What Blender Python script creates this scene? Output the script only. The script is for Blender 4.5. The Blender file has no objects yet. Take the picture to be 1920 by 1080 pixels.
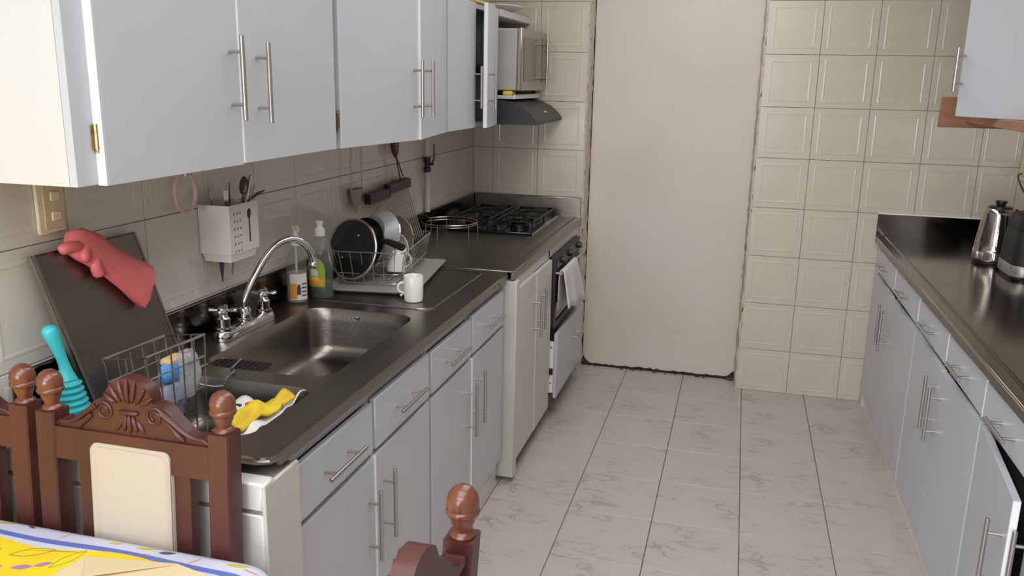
import bpy, math, random
from mathutils import Vector, Matrix
from math import sin, cos, pi, radians
random.seed(7)

# ------------------------------------------------------------------ camera, light, exposure
SC = bpy.context.scene
COL = SC.collection
def make_camera():
    yaw, pitch, roll, fpx = .2579, .2397, .0193, 1591.5
    cy, sy = cos(yaw), sin(yaw)
    f = Vector((-sy*cos(pitch), cy*cos(pitch), -sin(pitch)))
    r = Vector((cy, sy, 0)); u = r.cross(f)
    r2 = cos(roll)*r + sin(roll)*u; u2 = -sin(roll)*r + cos(roll)*u
    cam = bpy.data.cameras.new('camera'); o = bpy.data.objects.new('camera', cam); COL.objects.link(o)
    M = Matrix((r2, u2, -f)).transposed().to_4x4(); M.translation = Vector((1.4562, -4.6105, 1.6319))
    o.matrix_world = M
    cam.sensor_width = 36; cam.lens = fpx/1920*36; cam.clip_start = .02
    SC.camera = o
make_camera()
W = bpy.data.worlds.new('world'); SC.world = W; W.use_nodes = True
bg = W.node_tree.nodes['Background']; bg.inputs[0].default_value = (.80, .88, 1, 1); bg.inputs[1].default_value = .6
def area(name, loc, target, sx, sy, power, color):
    l = bpy.data.lights.new(name, 'AREA'); l.shape = 'RECTANGLE'; l.size = sx; l.size_y = sy; l.energy = power; l.color = color
    o = bpy.data.objects.new(name, l); COL.objects.link(o); o.location = loc
    o.rotation_euler = (Vector(target)-Vector(loc)).to_track_quat('-Z', 'Y').to_euler()
    return o
area('window_daylight', (.1, -8.9, 1.4), (.1, 0, 1.1), 2.5, 1.8, 120, (.93, .96, 1.0))
area('rear_overhead_fill', (.8, -6.4, 2.56), (.8, -6.4, 0), 2.3, 1.9, 84, (.98, .98, 1.0))  # added overhead fill behind the camera, no known source
area('dining_overhead_fill', (1.1, -4.4, 2.56), (1.1, -4.4, 0), 1.5, 1.5, 25, (.98, .98, 1.0))  # added fill light above the table, source invented
area('aisle_overhead_fill', (1.2, -1.8, 2.56), (1.2, -1.8, 0), .9, 3.1, 20, (1.0, .97, .93))  # added fill light above the aisle, source invented
SC.view_settings.view_transform = 'Standard'; SC.view_settings.look = 'None'
SC.view_settings.gamma = 1; SC.view_settings.use_curve_mapping = False; SC.view_settings.exposure = 0.1

# ------------------------------------------------------------------ materials
def mat(name, col, rough=.5, metal=0, noise=None, bump=None, spec=None, alpha=None, trans=None, coat=None, ior=None):
    m = bpy.data.materials.new(name); m.use_nodes = True; nt = m.node_tree; b = nt.nodes['Principled BSDF']
    b.inputs['Base Color'].default_value = (*col, 1); b.inputs['Roughness'].default_value = rough; b.inputs['Metallic'].default_value = metal
    if spec is not None: b.inputs['Specular IOR Level'].default_value = spec
    if alpha is not None: b.inputs['Alpha'].default_value = alpha
    if trans is not None: b.inputs['Transmission Weight'].default_value = trans
    if ior is not None: b.inputs['IOR'].default_value = ior
    if coat is not None: b.inputs['Coat Weight'].default_value = coat; b.inputs['Coat Roughness'].default_value = .12
    tc = nt.nodes.new('ShaderNodeTexCoord')
    if noise:                                  # (scale, second colour, amount lo, hi, stretch)
        sc, c2, lo, hi, st = noise
        mp = nt.nodes.new('ShaderNodeMapping'); mp.inputs['Scale'].default_value = st
        nt.links.new(tc.outputs['Object'], mp.inputs['Vector'])
        n = nt.nodes.new('ShaderNodeTexNoise'); n.inputs['Scale'].default_value = sc; n.inputs['Detail'].default_value = 5
        nt.links.new(mp.outputs[0], n.inputs['Vector'])
        r = nt.nodes.new('ShaderNodeMapRange'); r.inputs[1].default_value = lo; r.inputs[2].default_value = hi
        nt.links.new(n.outputs[0], r.inputs[0])
        x = nt.nodes.new('ShaderNodeMix'); x.data_type = 'RGBA'
        x.inputs[6].default_value = (*col, 1); x.inputs[7].default_value = (*c2, 1)
        nt.links.new(r.outputs[0], x.inputs[0]); nt.links.new(x.outputs[2], b.inputs['Base Color'])
    if bump:                                   # (scale, strength, stretch)
        sc, stg, st = bump
        mp = nt.nodes.new('ShaderNodeMapping'); mp.inputs['Scale'].default_value = st
        nt.links.new(tc.outputs['Object'], mp.inputs['Vector'])
        n = nt.nodes.new('ShaderNodeTexNoise'); n.inputs['Scale'].default_value = sc; n.inputs['Detail'].default_value = 4
        nt.links.new(mp.outputs[0], n.inputs['Vector'])
        bp = nt.nodes.new('ShaderNodeBump'); bp.inputs['Strength'].default_value = stg; bp.inputs['Distance'].default_value = .01
        nt.links.new(n.outputs[0], bp.inputs['Height']); nt.links.new(bp.outputs[0], b.inputs['Normal'])
    return m
one = (1, 1, 1)
M = dict(
 paint=mat('white_lacquer', (.52, .535, .57), .38, noise=(3, (.50, .515, .55), .4, .7, one)),
 paint_old=mat('worn_shaded_white', (.57, .55, .515), .4, noise=(5, (.50, .48, .44), .45, .8, one)),  # off-white of the far doors, also the shaded pier side
 endlit=mat('lit_white_lacquer', (.62, .61, .585), .45, noise=(2, (.60, .59, .565), .3, .7, one)),  # door lacquer made lighter, daylight on the end panel put into the colour
 edge=mat('white_edge', (.86, .87, .92), .4),
 dark=mat('cabinet_inside_shade', (.05, .045, .04), .8),  # near-black standing in for shade inside cabinets and shelf niche
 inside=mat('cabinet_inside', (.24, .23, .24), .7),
 steel=mat('brushed_steel', (.32, .285, .25), .3, 1, noise=(14, (.25, .22, .195), .35, .7, (1, .06, 1)), bump=(160, .04, (1, .03, 1))),
 steel_dark=mat('polished_dark_steel', (.13, .122, .115), .14, 1, noise=(5, (.10, .095, .09), .4, .7, one)),
 steel_right=mat('mirror_steel', (.36, .325, .29), .15, 1, noise=(5, (.31, .28, .25), .4, .7, one)),
 steel_basin=mat('basin_steel', (.27, .245, .22), .3, 1, noise=(9, (.21, .19, .17), .35, .7, one), bump=(120, .05, one)),
 fascia=mat('dull_steel_edge', (.34, .30, .26), .42, 1, noise=(8, (.26, .23, .20), .35, .7, (1, .1, 1))),
 sheet=mat('steel_sheet', (.26, .235, .21), .33, 1, noise=(6, (.21, .19, .17), .4, .7, one)),
 chrome=mat('chrome', (.68, .68, .69), .08, 1),
 handle=mat('satin_nickel', (.50, .48, .46), .30, 1),
 wire=mat('chrome_wire', (.62, .60, .58), .22, 1),
 brass=mat('aged_brass', (.42, .30, .15), .38, .9, noise=(60, (.20, .14, .08), .4, .7, one)),
 bronze=mat('dark_bronze', (.10, .065, .045), .4, .7),
 tile=mat('cream_glazed_tile', (.60, .545, .44), .22, noise=(7, (.565, .52, .42), .4, .7, one), spec=.6),
 tile_left=mat('ivory_glazed_tile', (.70, .66, .60), .14, noise=(7, (.66, .625, .565), .4, .7, one), spec=.6),
 grout=mat('grout', (.36, .32, .265), .9, noise=(30, (.26, .23, .19), .4, .7, one)),
 plaster=mat('painted_plaster', (.66, .60, .535), .75, noise=(2.2, (.63, .565, .495), .4, .7, one), bump=(14, .12, one)),
 rough_plaster=mat('crumbled_plaster', (.56, .50, .42), .9, noise=(38, (.10, .08, .06), .60, .68, (1, 1, .5)), bump=(45, .8, one)),
 debris=mat('dark_debris', (.05, .04, .03), .95, noise=(50, (.16, .12, .09), .4, .7, one)),
 wall=mat('white_wall', (.62, .60, .57), .8),
 ceil=mat('ceiling_paint', (.66, .64, .61), .85),
 fgrout=mat('floor_grout', (.16, .14, .12), .95),
 pier=mat('white_glazed_tile', (.74, .73, .69), .2),
 wood=mat('mahogany', (.088, .022, .015), .45, noise=(9, (.055, .013, .010), .35, .7, (1, 1, .15)), coat=.1),
 wood_red=mat('mahogany_turned', (.17, .052, .028), .3, noise=(14, (.13, .035, .018), .35, .7, (1, 1, .3)), coat=.5),
 pad=mat('cream_leatherette', (.50, .435, .36), .5, bump=(140, .05, one)),
 orange_wood=mat('raw_cedar_board', (.36, .17, .09), .5, noise=(9, (.26, .115, .06), .35, .7, (.25, 1, 4))),
 black=mat('black_plastic', (.013, .013, .014), .35),
 blackgloss=mat('black_enamel', (.008, .008, .009), .14),
 iron=mat('cast_iron', (.012, .012, .013), .5, bump=(90, .2, one)),
 glass_dark=mat('smoked_glass', (.02, .02, .02), .06),
 white=mat('white_ceramic', (.82, .80, .75), .2),
 white_pl=mat('white_plastic', (.76, .73, .67), .38),
 cream_pl=mat('aged_cream_plastic', (.66, .53, .33), .45),
 cream_lt=mat('light_cream_plastic', (.78, .70, .54), .4),
 pinkring=mat('pale_pink_rubber', (.62, .42, .34), .5),
 glove=mat('coral_rubber', (.72, .17, .17), .5, noise=(9, (.64, .13, .14), .4, .7, one), bump=(22, .15, one)),
 teal=mat('turquoise_rubber', (.05, .49, .55), .35),
 yellow=mat('yellow_cloth', (.78, .56, .035), .9, noise=(12, (.68, .47, .03), .4, .7, one), bump=(240, .4, one)),
 towel=mat('white_cotton', (.72, .69, .70), .95, bump=(280, .4, one)),
 whitecloth=mat('white_cloth', (.78, .77, .75), .9, bump=(200, .3, one)),
 sponge=mat('yellow_sponge', (.72, .60, .06), .95),
 blue=mat('blue_print', (.10, .33, .75), .5),
 tan=mat('tan_sponge', (.72, .50, .25), .8),
 bag=mat('plastic_bag', (.66, .68, .74), .2, alpha=.42),
 bagdark=mat('grey_plastic_bag', (.26, .28, .38), .35, noise=(25, (.10, .11, .18), .5, .6, one)),
 clear=mat('clear_plastic', (.30, .30, .27), .10, alpha=.24),
 clear_lid=mat('lid_glass', (.018, .018, .018), .05, alpha=.82),
 liquid=mat('soapy_water', (.50, .48, .42), .2, alpha=.65),
 green=mat('green_liquid', (.004, .055, .026), .15),
 lab_green=mat('label_green', (.28, .40, .03), .5), lab_yellow=mat('label_yellow', (.82, .62, .05), .5),
 lab_white=mat('label_white', (.72, .70, .66), .5), lab_orange=mat('label_orange', (.80, .30, .05), .5),
 lab_dark=mat('label_dark', (.06, .06, .06), .5), red=mat('red_print', (.75, .06, .03), .5),
 trayp=mat('grey_plastic_tray', (.33, .31, .285), .35),
 plate=mat('white_plate', (.70, .68, .64), .2), plate_grey=mat('brown_glass_plate', (.26, .23, .20), .15),
 pan=mat('black_pan', (.012, .012, .012), .3), pan_grey=mat('grey_pan_body', (.32, .32, .32), .35, .2),
 rod=mat('brown_metal_rod', (.40, .31, .28), .35, .5),
 sock=mat('coffee_sock_cloth', (.40, .31, .25), .9), cordw=mat('wire_beige', (.56, .50, .42), .5),
 tong=mat('dark_wood_handle', (.05, .022, .012), .4), tong2=mat('amber_wood', (.36, .15, .04), .4),
 pvc=mat('white_pipe', (.62, .58, .51), .4), copper=mat('copper', (.24, .12, .07), .4, .9),
 hood=mat('hood_silver', (.04, .037, .034), .5, .2), hood_side=mat('hood_charcoal', (.022, .022, .023), .45),
 mw_side=mat('microwave_white', (.45, .44, .42), .35), mw_front=mat('microwave_silver', (.38, .34, .29), .3, .85),
 mw_glass=mat('microwave_window', (.17, .135, .10), .16, .3),
 kettle=mat('kettle_steel', (.40, .37, .335), .13, 1), fryer=mat('matte_black', (.009, .009, .010), .55), fryer_band=mat('grey_band', (.36, .35, .325), .4, .6, noise=(60, (.2, .19, .18), .55, .65, one)),
 icon=mat('pale_print', (.36, .36, .36), .5),
 paper=mat('beige_paper', (.74, .60, .36), .7), navy=mat('navy_blade', (.02, .05, .12), .3, .5),
 cutl=mat('cutlery_steel', (.55, .52, .49), .16, 1),
 glass=mat('window_glass', (.9, .95, 1), .02, alpha=.08),
)
def marble():
    m = bpy.data.materials.new('veined_floor_tile'); m.use_nodes = True; nt = m.node_tree; b = nt.nodes['Principled BSDF']; L = nt.links.new
    tc = nt.nodes.new('ShaderNodeTexCoord'); oi = nt.nodes.new('ShaderNodeObjectInfo')
    ad = nt.nodes.new('ShaderNodeVectorMath'); ad.operation = 'MULTIPLY_ADD'
    L(oi.outputs['Random'], ad.inputs[0]); ad.inputs[1].default_value = (3.1, 4.7, 2.3); L(tc.outputs['Object'], ad.inputs[2])
    mp = nt.nodes.new('ShaderNodeMapping'); mp.inputs['Rotation'].default_value = (0, 0, radians(58)); mp.inputs['Scale'].default_value = (1, 2.8, 1)
    L(ad.outputs[0], mp.inputs['Vector'])
    n = nt.nodes.new('ShaderNodeTexNoise'); n.inputs['Scale'].default_value = 3.6; n.inputs['Detail'].default_value = 6; n.inputs['Roughness'].default_value = .58; n.inputs['Distortion'].default_value = .45
    L(mp.outputs[0], n.inputs['Vector'])
    s = nt.nodes.new('ShaderNodeMath'); s.operation = 'SUBTRACT'; s.inputs[1].default_value = .5; L(n.outputs[0], s.inputs[0])
    a = nt.nodes.new('ShaderNodeMath'); a.operation = 'ABSOLUTE'; L(s.outputs[0], a.inputs[0])
    r = nt.nodes.new('ShaderNodeMapRange'); r.inputs[1].default_value = 0; r.inputs[2].default_value = .026; r.inputs[3].default_value = 1; r.inputs[4].default_value = 0
    L(a.outputs[0], r.inputs[0])
    n2 = nt.nodes.new('ShaderNodeTexNoise'); n2.inputs['Scale'].default_value = 6; L(ad.outputs[0], n2.inputs['Vector'])
    r2 = nt.nodes.new('ShaderNodeMapRange'); r2.inputs[1].default_value = .42; r2.inputs[2].default_value = .68; r2.inputs[4].default_value = .95; L(n2.outputs[0], r2.inputs[0])
    mu = nt.nodes.new('ShaderNodeMath'); mu.operation = 'MULTIPLY'; L(r.outputs[0], mu.inputs[0]); L(r2.outputs[0], mu.inputs[1])
    c0 = nt.nodes.new('ShaderNodeMix'); c0.data_type = 'RGBA'; c0.inputs[6].default_value = (.53, .48, .44, 1); c0.inputs[7].default_value = (.49, .44, .40, 1); L(n2.outputs[0], c0.inputs[0])
    x = nt.nodes.new('ShaderNodeMix'); x.data_type = 'RGBA'; x.inputs[7].default_value = (.30, .26, .225, 1)
    L(c0.outputs[2], x.inputs[6]); L(mu.outputs[0], x.inputs[0]); L(x.outputs[2], b.inputs['Base Color'])
    b.inputs['Roughness'].default_value = .3
    return m
M['marble'] = marble()

# ------------------------------------------------------------------ mesh builder
class MB:
    def __init__(s): s.v = []; s.f = []
    def add(s, v, f):
        n = len(s.v); s.v += [tuple(q) for q in v]; s.f += [tuple(i+n for i in q) for q in f]; return s
    def join(s, o, mtx=None):
        return s.add([mtx @ Vector(q) for q in o.v] if mtx else o.v, o.f)
    def box(s, x0, x1, y0, y1, z0, z1, b=0):
        if x0 > x1: x0, x1 = x1, x0
        if y0 > y1: y0, y1 = y1, y0
        if z0 > z1: z0, z1 = z1, z0
        b = min(b, (x1-x0)/2.01, (y1-y0)/2.01, (z1-z0)/2.01)
        X, Y, Z = (x0, x1), (y0, y1), (z0, z1)
        if b <= 0:
            v = [(X[i], Y[j], Z[k]) for i in (0, 1) for j in (0, 1) for k in (0, 1)]
            return s.add(v, [(0, 1, 3, 2), (4, 6, 7, 5), (0, 4, 5, 1), (2, 3, 7, 6), (0, 2, 6, 4), (1, 5, 7, 3)])
        v = []; ix = {}
        for i in (0, 1):
            for j in (0, 1):
                for k in (0, 1):
                    sx, sy, sz = (1-2*i)*b, (1-2*j)*b, (1-2*k)*b
                    for a, d in enumerate(((0, sy, sz), (sx, 0, sz), (sx, sy, 0))):
                        ix[i, j, k, a] = len(v); v.append((X[i]+d[0], Y[j]+d[1], Z[k]+d[2]))
        F = []
        for i in (0, 1):
            q = [ix[i, 0, 0, 0], ix[i, 0, 1, 0], ix[i, 1, 1, 0], ix[i, 1, 0, 0]]; F.append(q if i == 0 else q[::-1])
            q = [ix[0, i, 0, 1], ix[1, i, 0, 1], ix[1, i, 1, 1], ix[0, i, 1, 1]]; F.append(q if i == 0 else q[::-1])
            q = [ix[0, 0, i, 2], ix[0, 1, i, 2], ix[1, 1, i, 2], ix[1, 0, i, 2]]; F.append(q if i == 0 else q[::-1])
        for a in (0, 1):
            for c in (0, 1):
                q = [ix[a, c, 0, 0], ix[a, c, 0, 1], ix[a, c, 1, 1], ix[a, c, 1, 0]]; F.append(q if a != c else q[::-1])
                q = [ix[a, 0, c, 0], ix[a, 1, c, 0], ix[a, 1, c, 2], ix[a, 0, c, 2]]; F.append(q if a != c else q[::-1])
                q = [ix[0, a, c, 1], ix[1, a, c, 1], ix[1, a, c, 2], ix[0, a, c, 2]]; F.append(q[::-1] if a != c else q)
        for i in (0, 1):
            for j in (0, 1):
                for k in (0, 1):
                    q = [ix[i, j, k, 0], ix[i, j, k, 1], ix[i, j, k, 2]]; F.append(q if (i+j+k) % 2 == 0 else q[::-1])
        return s.add(v, F)
    def loft(s, rings, cap0=True, cap1=True, closed=True):
        n = len(rings[0]); v = [p for r in rings for p in r]; F = []
        for a in range(len(rings)-1):
            for i in range(n if closed else n-1):
                j = (i+1) % n
                F.append((a*n+i, a*n+j, (a+1)*n+j, (a+1)*n+i))
        if cap0: F.append(tuple(range(n-1, -1, -1)))
        if cap1: F.append(tuple((len(rings)-1)*n+i for i in range(n)))
        return s.add(v, F)
    def tube(s, path, r, n=8, closed=False, sq=1):
        P = [Vector(p) for p in path]; R = r if isinstance(r, (list, tuple)) else [r]*len(P); m = len(P)
        T = []
        for i in range(m):
            a = P[(i-1) % m] if (closed or i > 0) else P[i]; b = P[(i+1) % m] if (closed or i < m-1) else P[i]
            T.append((b-a).normalized())
        ref = Vector((0, 0, 1)) if abs(T[0].z) < .9 else Vector((1, 0, 0))
        nx = T[0].cross(ref).normalized(); rings = []
        for i in range(m):
            nx = (nx - T[i]*nx.dot(T[i])).normalized(); ny = T[i].cross(nx)
            rings.append([P[i]+nx*R[i]*cos(2*pi*k/n)+ny*R[i]*sq*sin(2*pi*k/n) for k in range(n)])
        if closed: rings.append(rings[0])
        return s.loft(rings, not closed, not closed)
    def lathe(s, prof, c=(0, 0, 0), n=20, mtx=None, sx=1, sy=1):
        rings = [[Vector((r*sx*cos(2*pi*k/n), r*sy*sin(2*pi*k/n), z)) for k in range(n)] for r, z in prof]
        if mtx: rings = [[mtx @ p for p in R] for R in rings]
        else: rings = [[p+Vector(c) for p in R] for R in rings]
        return s.loft(rings)
    def prism(s, out, t0, t1, fn):              # outline in 2D, fn(u, v, t) -> 3D
        return s.loft([[fn(u, v, t0) for u, v in out], [fn(u, v, t1) for u, v in out]])
    def ball(s, c, rx, ry, rz, n=12, m=8, mtx=None):
        prof = [(max(sin(pi*i/m), .02), -cos(pi*i/m)) for i in range(m+1)]
        rings = [[Vector((rx*r*cos(2*pi*k/n), ry*r*sin(2*pi*k/n), rz*z)) for k in range(n)] for r, z in prof]
        if mtx: rings = [[mtx @ p for p in R] for R in rings]
        return s.loft([[p+Vector(c) for p in R] for R in rings])
    def grid(s, fn, nu, nv):
        v = [fn(i/nu, j/nv) for i in range(nu+1) for j in range(nv+1)]
        F = [(i*(nv+1)+j, (i+1)*(nv+1)+j, (i+1)*(nv+1)+j+1, i*(nv+1)+j+1) for i in range(nu) for j in range(nv)]
        return s.add(v, F)
ORG = {}
def mesh_of(name, mb, mt, off=None, ang=38):
    me = bpy.data.meshes.new(name)
    v = [tuple(Vector(q)-off) for q in mb.v] if off else mb.v
    me.from_pydata(v, [], mb.f)
    me.validate(clean_customdata=False)
    for p in me.polygons: p.use_smooth = True
    me.set_sharp_from_angle(angle=radians(ang))
    if mt: me.materials.append(M[mt] if isinstance(mt, str) else mt)
    return me
def fixn(me):
    import bmesh
    bm = bmesh.new(); bm.from_mesh(me); bmesh.ops.recalc_face_normals(bm, faces=bm.faces); bm.to_mesh(me); bm.free()
def obj(name, mb, mt, parent=None, ang=38, fix=True):
    off = ORG.get(parent.name, Vector((0, 0, 0))) if parent else None
    if parent is None and mb.v:
        xs = [q[0] for q in mb.v]; ys = [q[1] for q in mb.v]; zs = [q[2] for q in mb.v]
        off = Vector(((min(xs)+max(xs))/2, (min(ys)+max(ys))/2, min(zs)))
    me = mesh_of(name, mb, mt, off, ang)
    if fix: fixn(me)
    o = bpy.data.objects.new(name, me); COL.objects.link(o)
    if parent: o.parent = parent; ORG[o.name] = off
    else: o.location = off; ORG[o.name] = off
    return o
def tag(o, label=None, cat=None, group=None, kind=None):
    if label: o['label'] = label
    if cat: o['category'] = cat
    if group: o['group'] = group
    if kind: o['kind'] = kind
    return o
def thing(name, label, cat, loc, group=None, local=False, rotz=0):
    o = bpy.data.objects.new(name, None); COL.objects.link(o); o.location = loc; o.empty_display_size = .05; o.rotation_euler = (0, 0, rotz)
    ORG[o.name] = Vector((0, 0, 0)) if local else Vector(loc)
    return tag(o, label, cat, group)
def struct(name, mb, mt, parent=None, label=None):
    off = Vector((0, 0, 0)); me = mesh_of(name, mb, mt); fixn(me)
    o = bpy.data.objects.new(name, me); COL.objects.link(o); ORG[o.name] = off
    if parent: o.parent = parent
    else: o['kind'] = 'structure'
    if label: o['label'] = label
    return o
def inst(name, me, parent, loc, scale=(1, 1, 1), rotz=0):
    o = bpy.data.objects.new(name, me); COL.objects.link(o); o.parent = parent
    o.location = Vector(loc)-ORG[parent.name]; o.scale = scale; o.rotation_euler = (0, 0, rotz)
    return o
def copy_tree(o, parent=None):
    c = o.copy(); COL.objects.link(c)
    if parent: c.parent = parent
    for ch in o.children: copy_tree(ch, c)
    return c
def B(*a, **k): return MB().box(*a, **k)
def rrect(x0, x1, y0, y1, r, n=5):
    out = []
    for cx, cy, a0 in ((x1-r, y1-r, 0), (x0+r, y1-r, 90), (x0+r, y0+r, 180), (x1-r, y0+r, 270)):
        for i in range(n+1):
            a = radians(a0+90*i/n); out.append((cx+r*cos(a), cy+r*sin(a)))
    return out
def plate(outline, holes, t):                   # flat plate with holes in XY, z from 0 to t
    cu = bpy.data.curves.new('tmp', 'CURVE'); cu.dimensions = '2D'; cu.fill_mode = 'BOTH'; cu.extrude = t/2
    for loop in [outline]+holes:
        sp = cu.splines.new('POLY'); sp.points.add(len(loop)-1); sp.use_cyclic_u = True
        for p, (x, y) in zip(sp.points, loop): p.co = (x, y, 0, 1)
    o = bpy.data.objects.new('tmp', cu); COL.objects.link(o)
    bpy.context.view_layer.update()
    me = bpy.data.meshes.new_from_object(o.evaluated_get(bpy.context.evaluated_depsgraph_get()))
    mb = MB().add([(v.co.x, v.co.y, v.co.z+t/2) for v in me.vertices], [tuple(p.vertices) for p in me.polygons])
    bpy.data.objects.remove(o); bpy.data.curves.remove(cu); bpy.data.meshes.remove(me)
    return mb
def circle(cx, cy, r, n=14): return [(cx+r*cos(2*pi*k/n), cy+r*sin(2*pi*k/n)) for k in range(n)]
def smooth_path(pts, sub=6):
    P = [Vector(p) for p in pts]; out = []
    for i in range(len(P)-1):
        p0, p1, p2, p3 = P[max(i-1, 0)], P[i], P[i+1], P[min(i+2, len(P)-1)]
        for k in range(sub):
            t = k/sub; out.append(.5*((2*p1)+(p2-p0)*t+(2*p0-5*p1+4*p2-p3)*t*t+(3*p1-p0-3*p2+p3)*t**3))
    out.append(P[-1]); return out

# ------------------------------------------------------------------ the room
XR, YB, YE, YREAR, XD, ZT = 2.76, 0.0, -3.285, -9.0, -2.2, 2.5      # right wall, back tile face, left wall end, rear wall, dining wall, ceiling
REC = .14
FX0, FW, FY0, FL = .911, .3257, .10, .342
fl = MB(); fl.box(XD, XR+.1, YREAR, .3, -.1, -.006)
floor = struct('floor', fl, 'fgrout')
ft = MB(); h = FW/2-.0016; k = FL/2-.0006
ft.loft([[(a*(h-d), b*(k-d), z) for a, b in ((1, 1), (-1, 1), (-1, -1), (1, -1))] for d, z in ((0, -.006), (0, -.0012), (.0015, 0))], True, True)
ftm = mesh_of('floor_tile', ft, 'marble', ang=20)
ylines = [-.58+.342*k for k in range(-8, 4)]
for i in range(-2, 6):
    for yl in ylines:
        x = FX0+FW*(i+.5); y = yl-FL/2
        if y+FL/2 > REC+.001:
            y0, y1 = y-FL/2, REC
            if y1-y0 < .03: continue
            inst('floor_tile', ftm, floor, (x, (y0+y1)/2, 0), (1, (y1-y0)/FL, 1))
        else: inst('floor_tile', ftm, floor, (x, y, 0))
far = MB()
for x in range(-8, -2):
    for yl in ylines: far.box(FX0+FW*x+.002, FX0+FW*(x+1)-.002, yl-FL+.002, yl-.002, -.006, 0)
for x in range(-8, 6):
    for k in range(0, 16): far.box(FX0+FW*x+.002, FX0+FW*(x+1)-.002, ylines[0]-FL*(k+2)+.002, ylines[0]-FL*(k+1)-.002, -.006, 0)
o = struct('floor_tiles_beyond', far, 'marble', floor); o['kind'] = 'stuff'

TP = .2575; ZL = [0, .237, .495, .753, 1.011, 1.268, 1.526, 1.784, 2.042, 2.30, 2.5]
def wall_tile_mesh(name, mt):
    w = TP/2-.0010; rings = []
    for d, t in ((0, 0), (0, .0068), (.0012, .008), (.026, .008), (.030, .0087), (.034, .0087), (.038, .0080)):
        rings.append([(a*(w-d), -t, b*(w-d)) for a, b in ((1, 1), (-1, 1), (-1, -1), (1, -1))])
    mb = MB().loft(rings, True, True); me = mesh_of(name, mb, mt, ang=3); fixn(me); return me
tile_b = wall_tile_mesh('wall_tile', 'tile'); tile_l = wall_tile_mesh('wall_tile_left', 'tile_left')
wb = MB(); wb.box(-.1, .63, .008, .3, 0, ZT); wb.box(1.535, XR+.1, .008, .3, 0, ZT)
wall_back = struct('wall_back', wb, 'grout')
def back_tiles(xs):
    for a, b in zip(xs[:-1], xs[1:]):
        for c, d in zip(ZL[:-1], ZL[1:]):
            inst('wall_tile', tile_b, wall_back, ((a+b)/2, .008, (c+d)/2), ((b-a)/TP, 1, (d-c)/TP))
back_tiles([0, .115, .3725, .63]); back_tiles([1.535, 1.797, 2.058, 2.319, 2.58, XR])
# bricked-up doorway: recessed plaster panel with a broken lower edge
bot = [(.645+.875*i/44, .012+.010*random.random()+(.05 if i == 0 else .02 if i in (1, 43) else .045 if i == 44 else 0)) for i in range(45)]
out = bot+[(1.52, ZT), (.645, ZT)]
wp = MB().prism(out, REC, REC+.03, lambda u, v, t: (u, t, v))
wall_panel = struct('wall_recess', wp, 'plaster')
struct('dark_gap_sheet', B(.60, 1.56, REC+.02, REC+.06, 0, ZT), 'debris', wall_panel)  # dark sheet put in for the dark gap under the panel
rj = MB()
def crumbly(x, side):
    rings = []
    for i in range(90):
        z = ZT*i/89; e = lambda a: a*(random.random()-.5)
        amp = .012 if z < .7 else .006
        rings.append([(x+side*(.004+e(amp)), .004+e(.004), z), (x+side*(.014+e(amp)), REC*.5, z), (x+side*(.006+e(amp)), REC+.004, z), (x-side*.02, REC+.004, z), (x-side*.02, .004, z)])
    rj.loft(rings)
crumbly(1.530, -1); crumbly(.634, 1)
struct('broken_plaster_edge', rj, 'rough_plaster', wall_panel)
for i in range(26):
    x = .66+.86*random.random(); s = .004+.006*random.random()
    if i > 16: x = 1.47+.05*random.random(); s *= 1.4
    struct('plaster_crumb', MB().ball((x, REC-.006-.02*random.random(), s*.5), s, s*.8, s*.6, 6, 4), 'debris', wall_panel)
wl = struct('wall_left', B(-.14, -.008, YE, .3, 0, ZT), 'grout')
ys = [YE, -3.036, -2.778]+[-2.778+TP*i for i in range(1, 11)]+[0]
tl = tile_l.copy()
for c, d in zip(ZL[3:-1], ZL[4:]):
    for a, b in zip(ys[:-1], ys[1:]):
        if b-a < .02: continue
        if c > 1.53 and b < -.1 and a < -1.2: continue
        inst('wall_tile', tile_l, wl, (-.008, (a+b)/2, (c+d)/2), ((b-a)/TP, 1, (d-c)/TP), pi/2)
wr = struct('wall_right', B(XR+.008, XR+.12, YREAR, .3, 0, ZT), 'grout')
for c, d in zip(ZL[4:-1], ZL[5:]):
    for i in range(12):
        inst('wall_tile', tile_b, wr, (XR+.008, -.12-TP*i, (c+d)/2), (1, 1, (d-c)/TP), -pi/2)
struct('wall_dining', B(XD-.1, XD, YREAR, -3.1, 0, ZT), 'wall')
struct('wall_dining_return', B(XD, -.14, -3.2, -3.1, 0, ZT), 'wall')
rw = MB(); y0, y1 = YREAR-.12, YREAR
wx0, wx1, wz0, wz1 = -1.2, 1.40, .45, 2.35
rw.box(XD, wx0, y0, y1, 0, ZT); rw.box(wx1, XR+.1, y0, y1, 0, ZT); rw.box(wx0, wx1, y0, y1, 0, wz0); rw.box(wx0, wx1, y0, y1, wz1, ZT)
struct('wall_rear', rw, 'wall')
wf = MB(); wm_ = (wx0+wx1)/2
for x in (wx0+.02, wm_, wx1-.02): wf.box(x-.025, x+.025, y0+.02, y0+.07, wz0, wz1)
for z in (wz0+.025, wz1-.025): wf.box(wx0, wx1, y0+.02, y0+.07, z-.025, z+.025)
win = struct('window_1', wf, 'white_pl')
for a, b in ((wx0+.045, wm_-.025), (wm_+.025, wx1-.045)): struct('pane', B(a, b, y0+.04, y0+.045, wz0+.05, wz1-.05), 'glass', win)
cl = MB(); FILL_HOLES = [(-.4, 2.0, -7.4, -5.4), (.3, 1.9, -5.2, -3.6), (.7, 1.7, -3.4, -.2)]     # ceiling holes invented for the added overhead fill lights
ycuts = sorted({YREAR, .3, *[q for k_ in FILL_HOLES for q in k_[2:]]})
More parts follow.
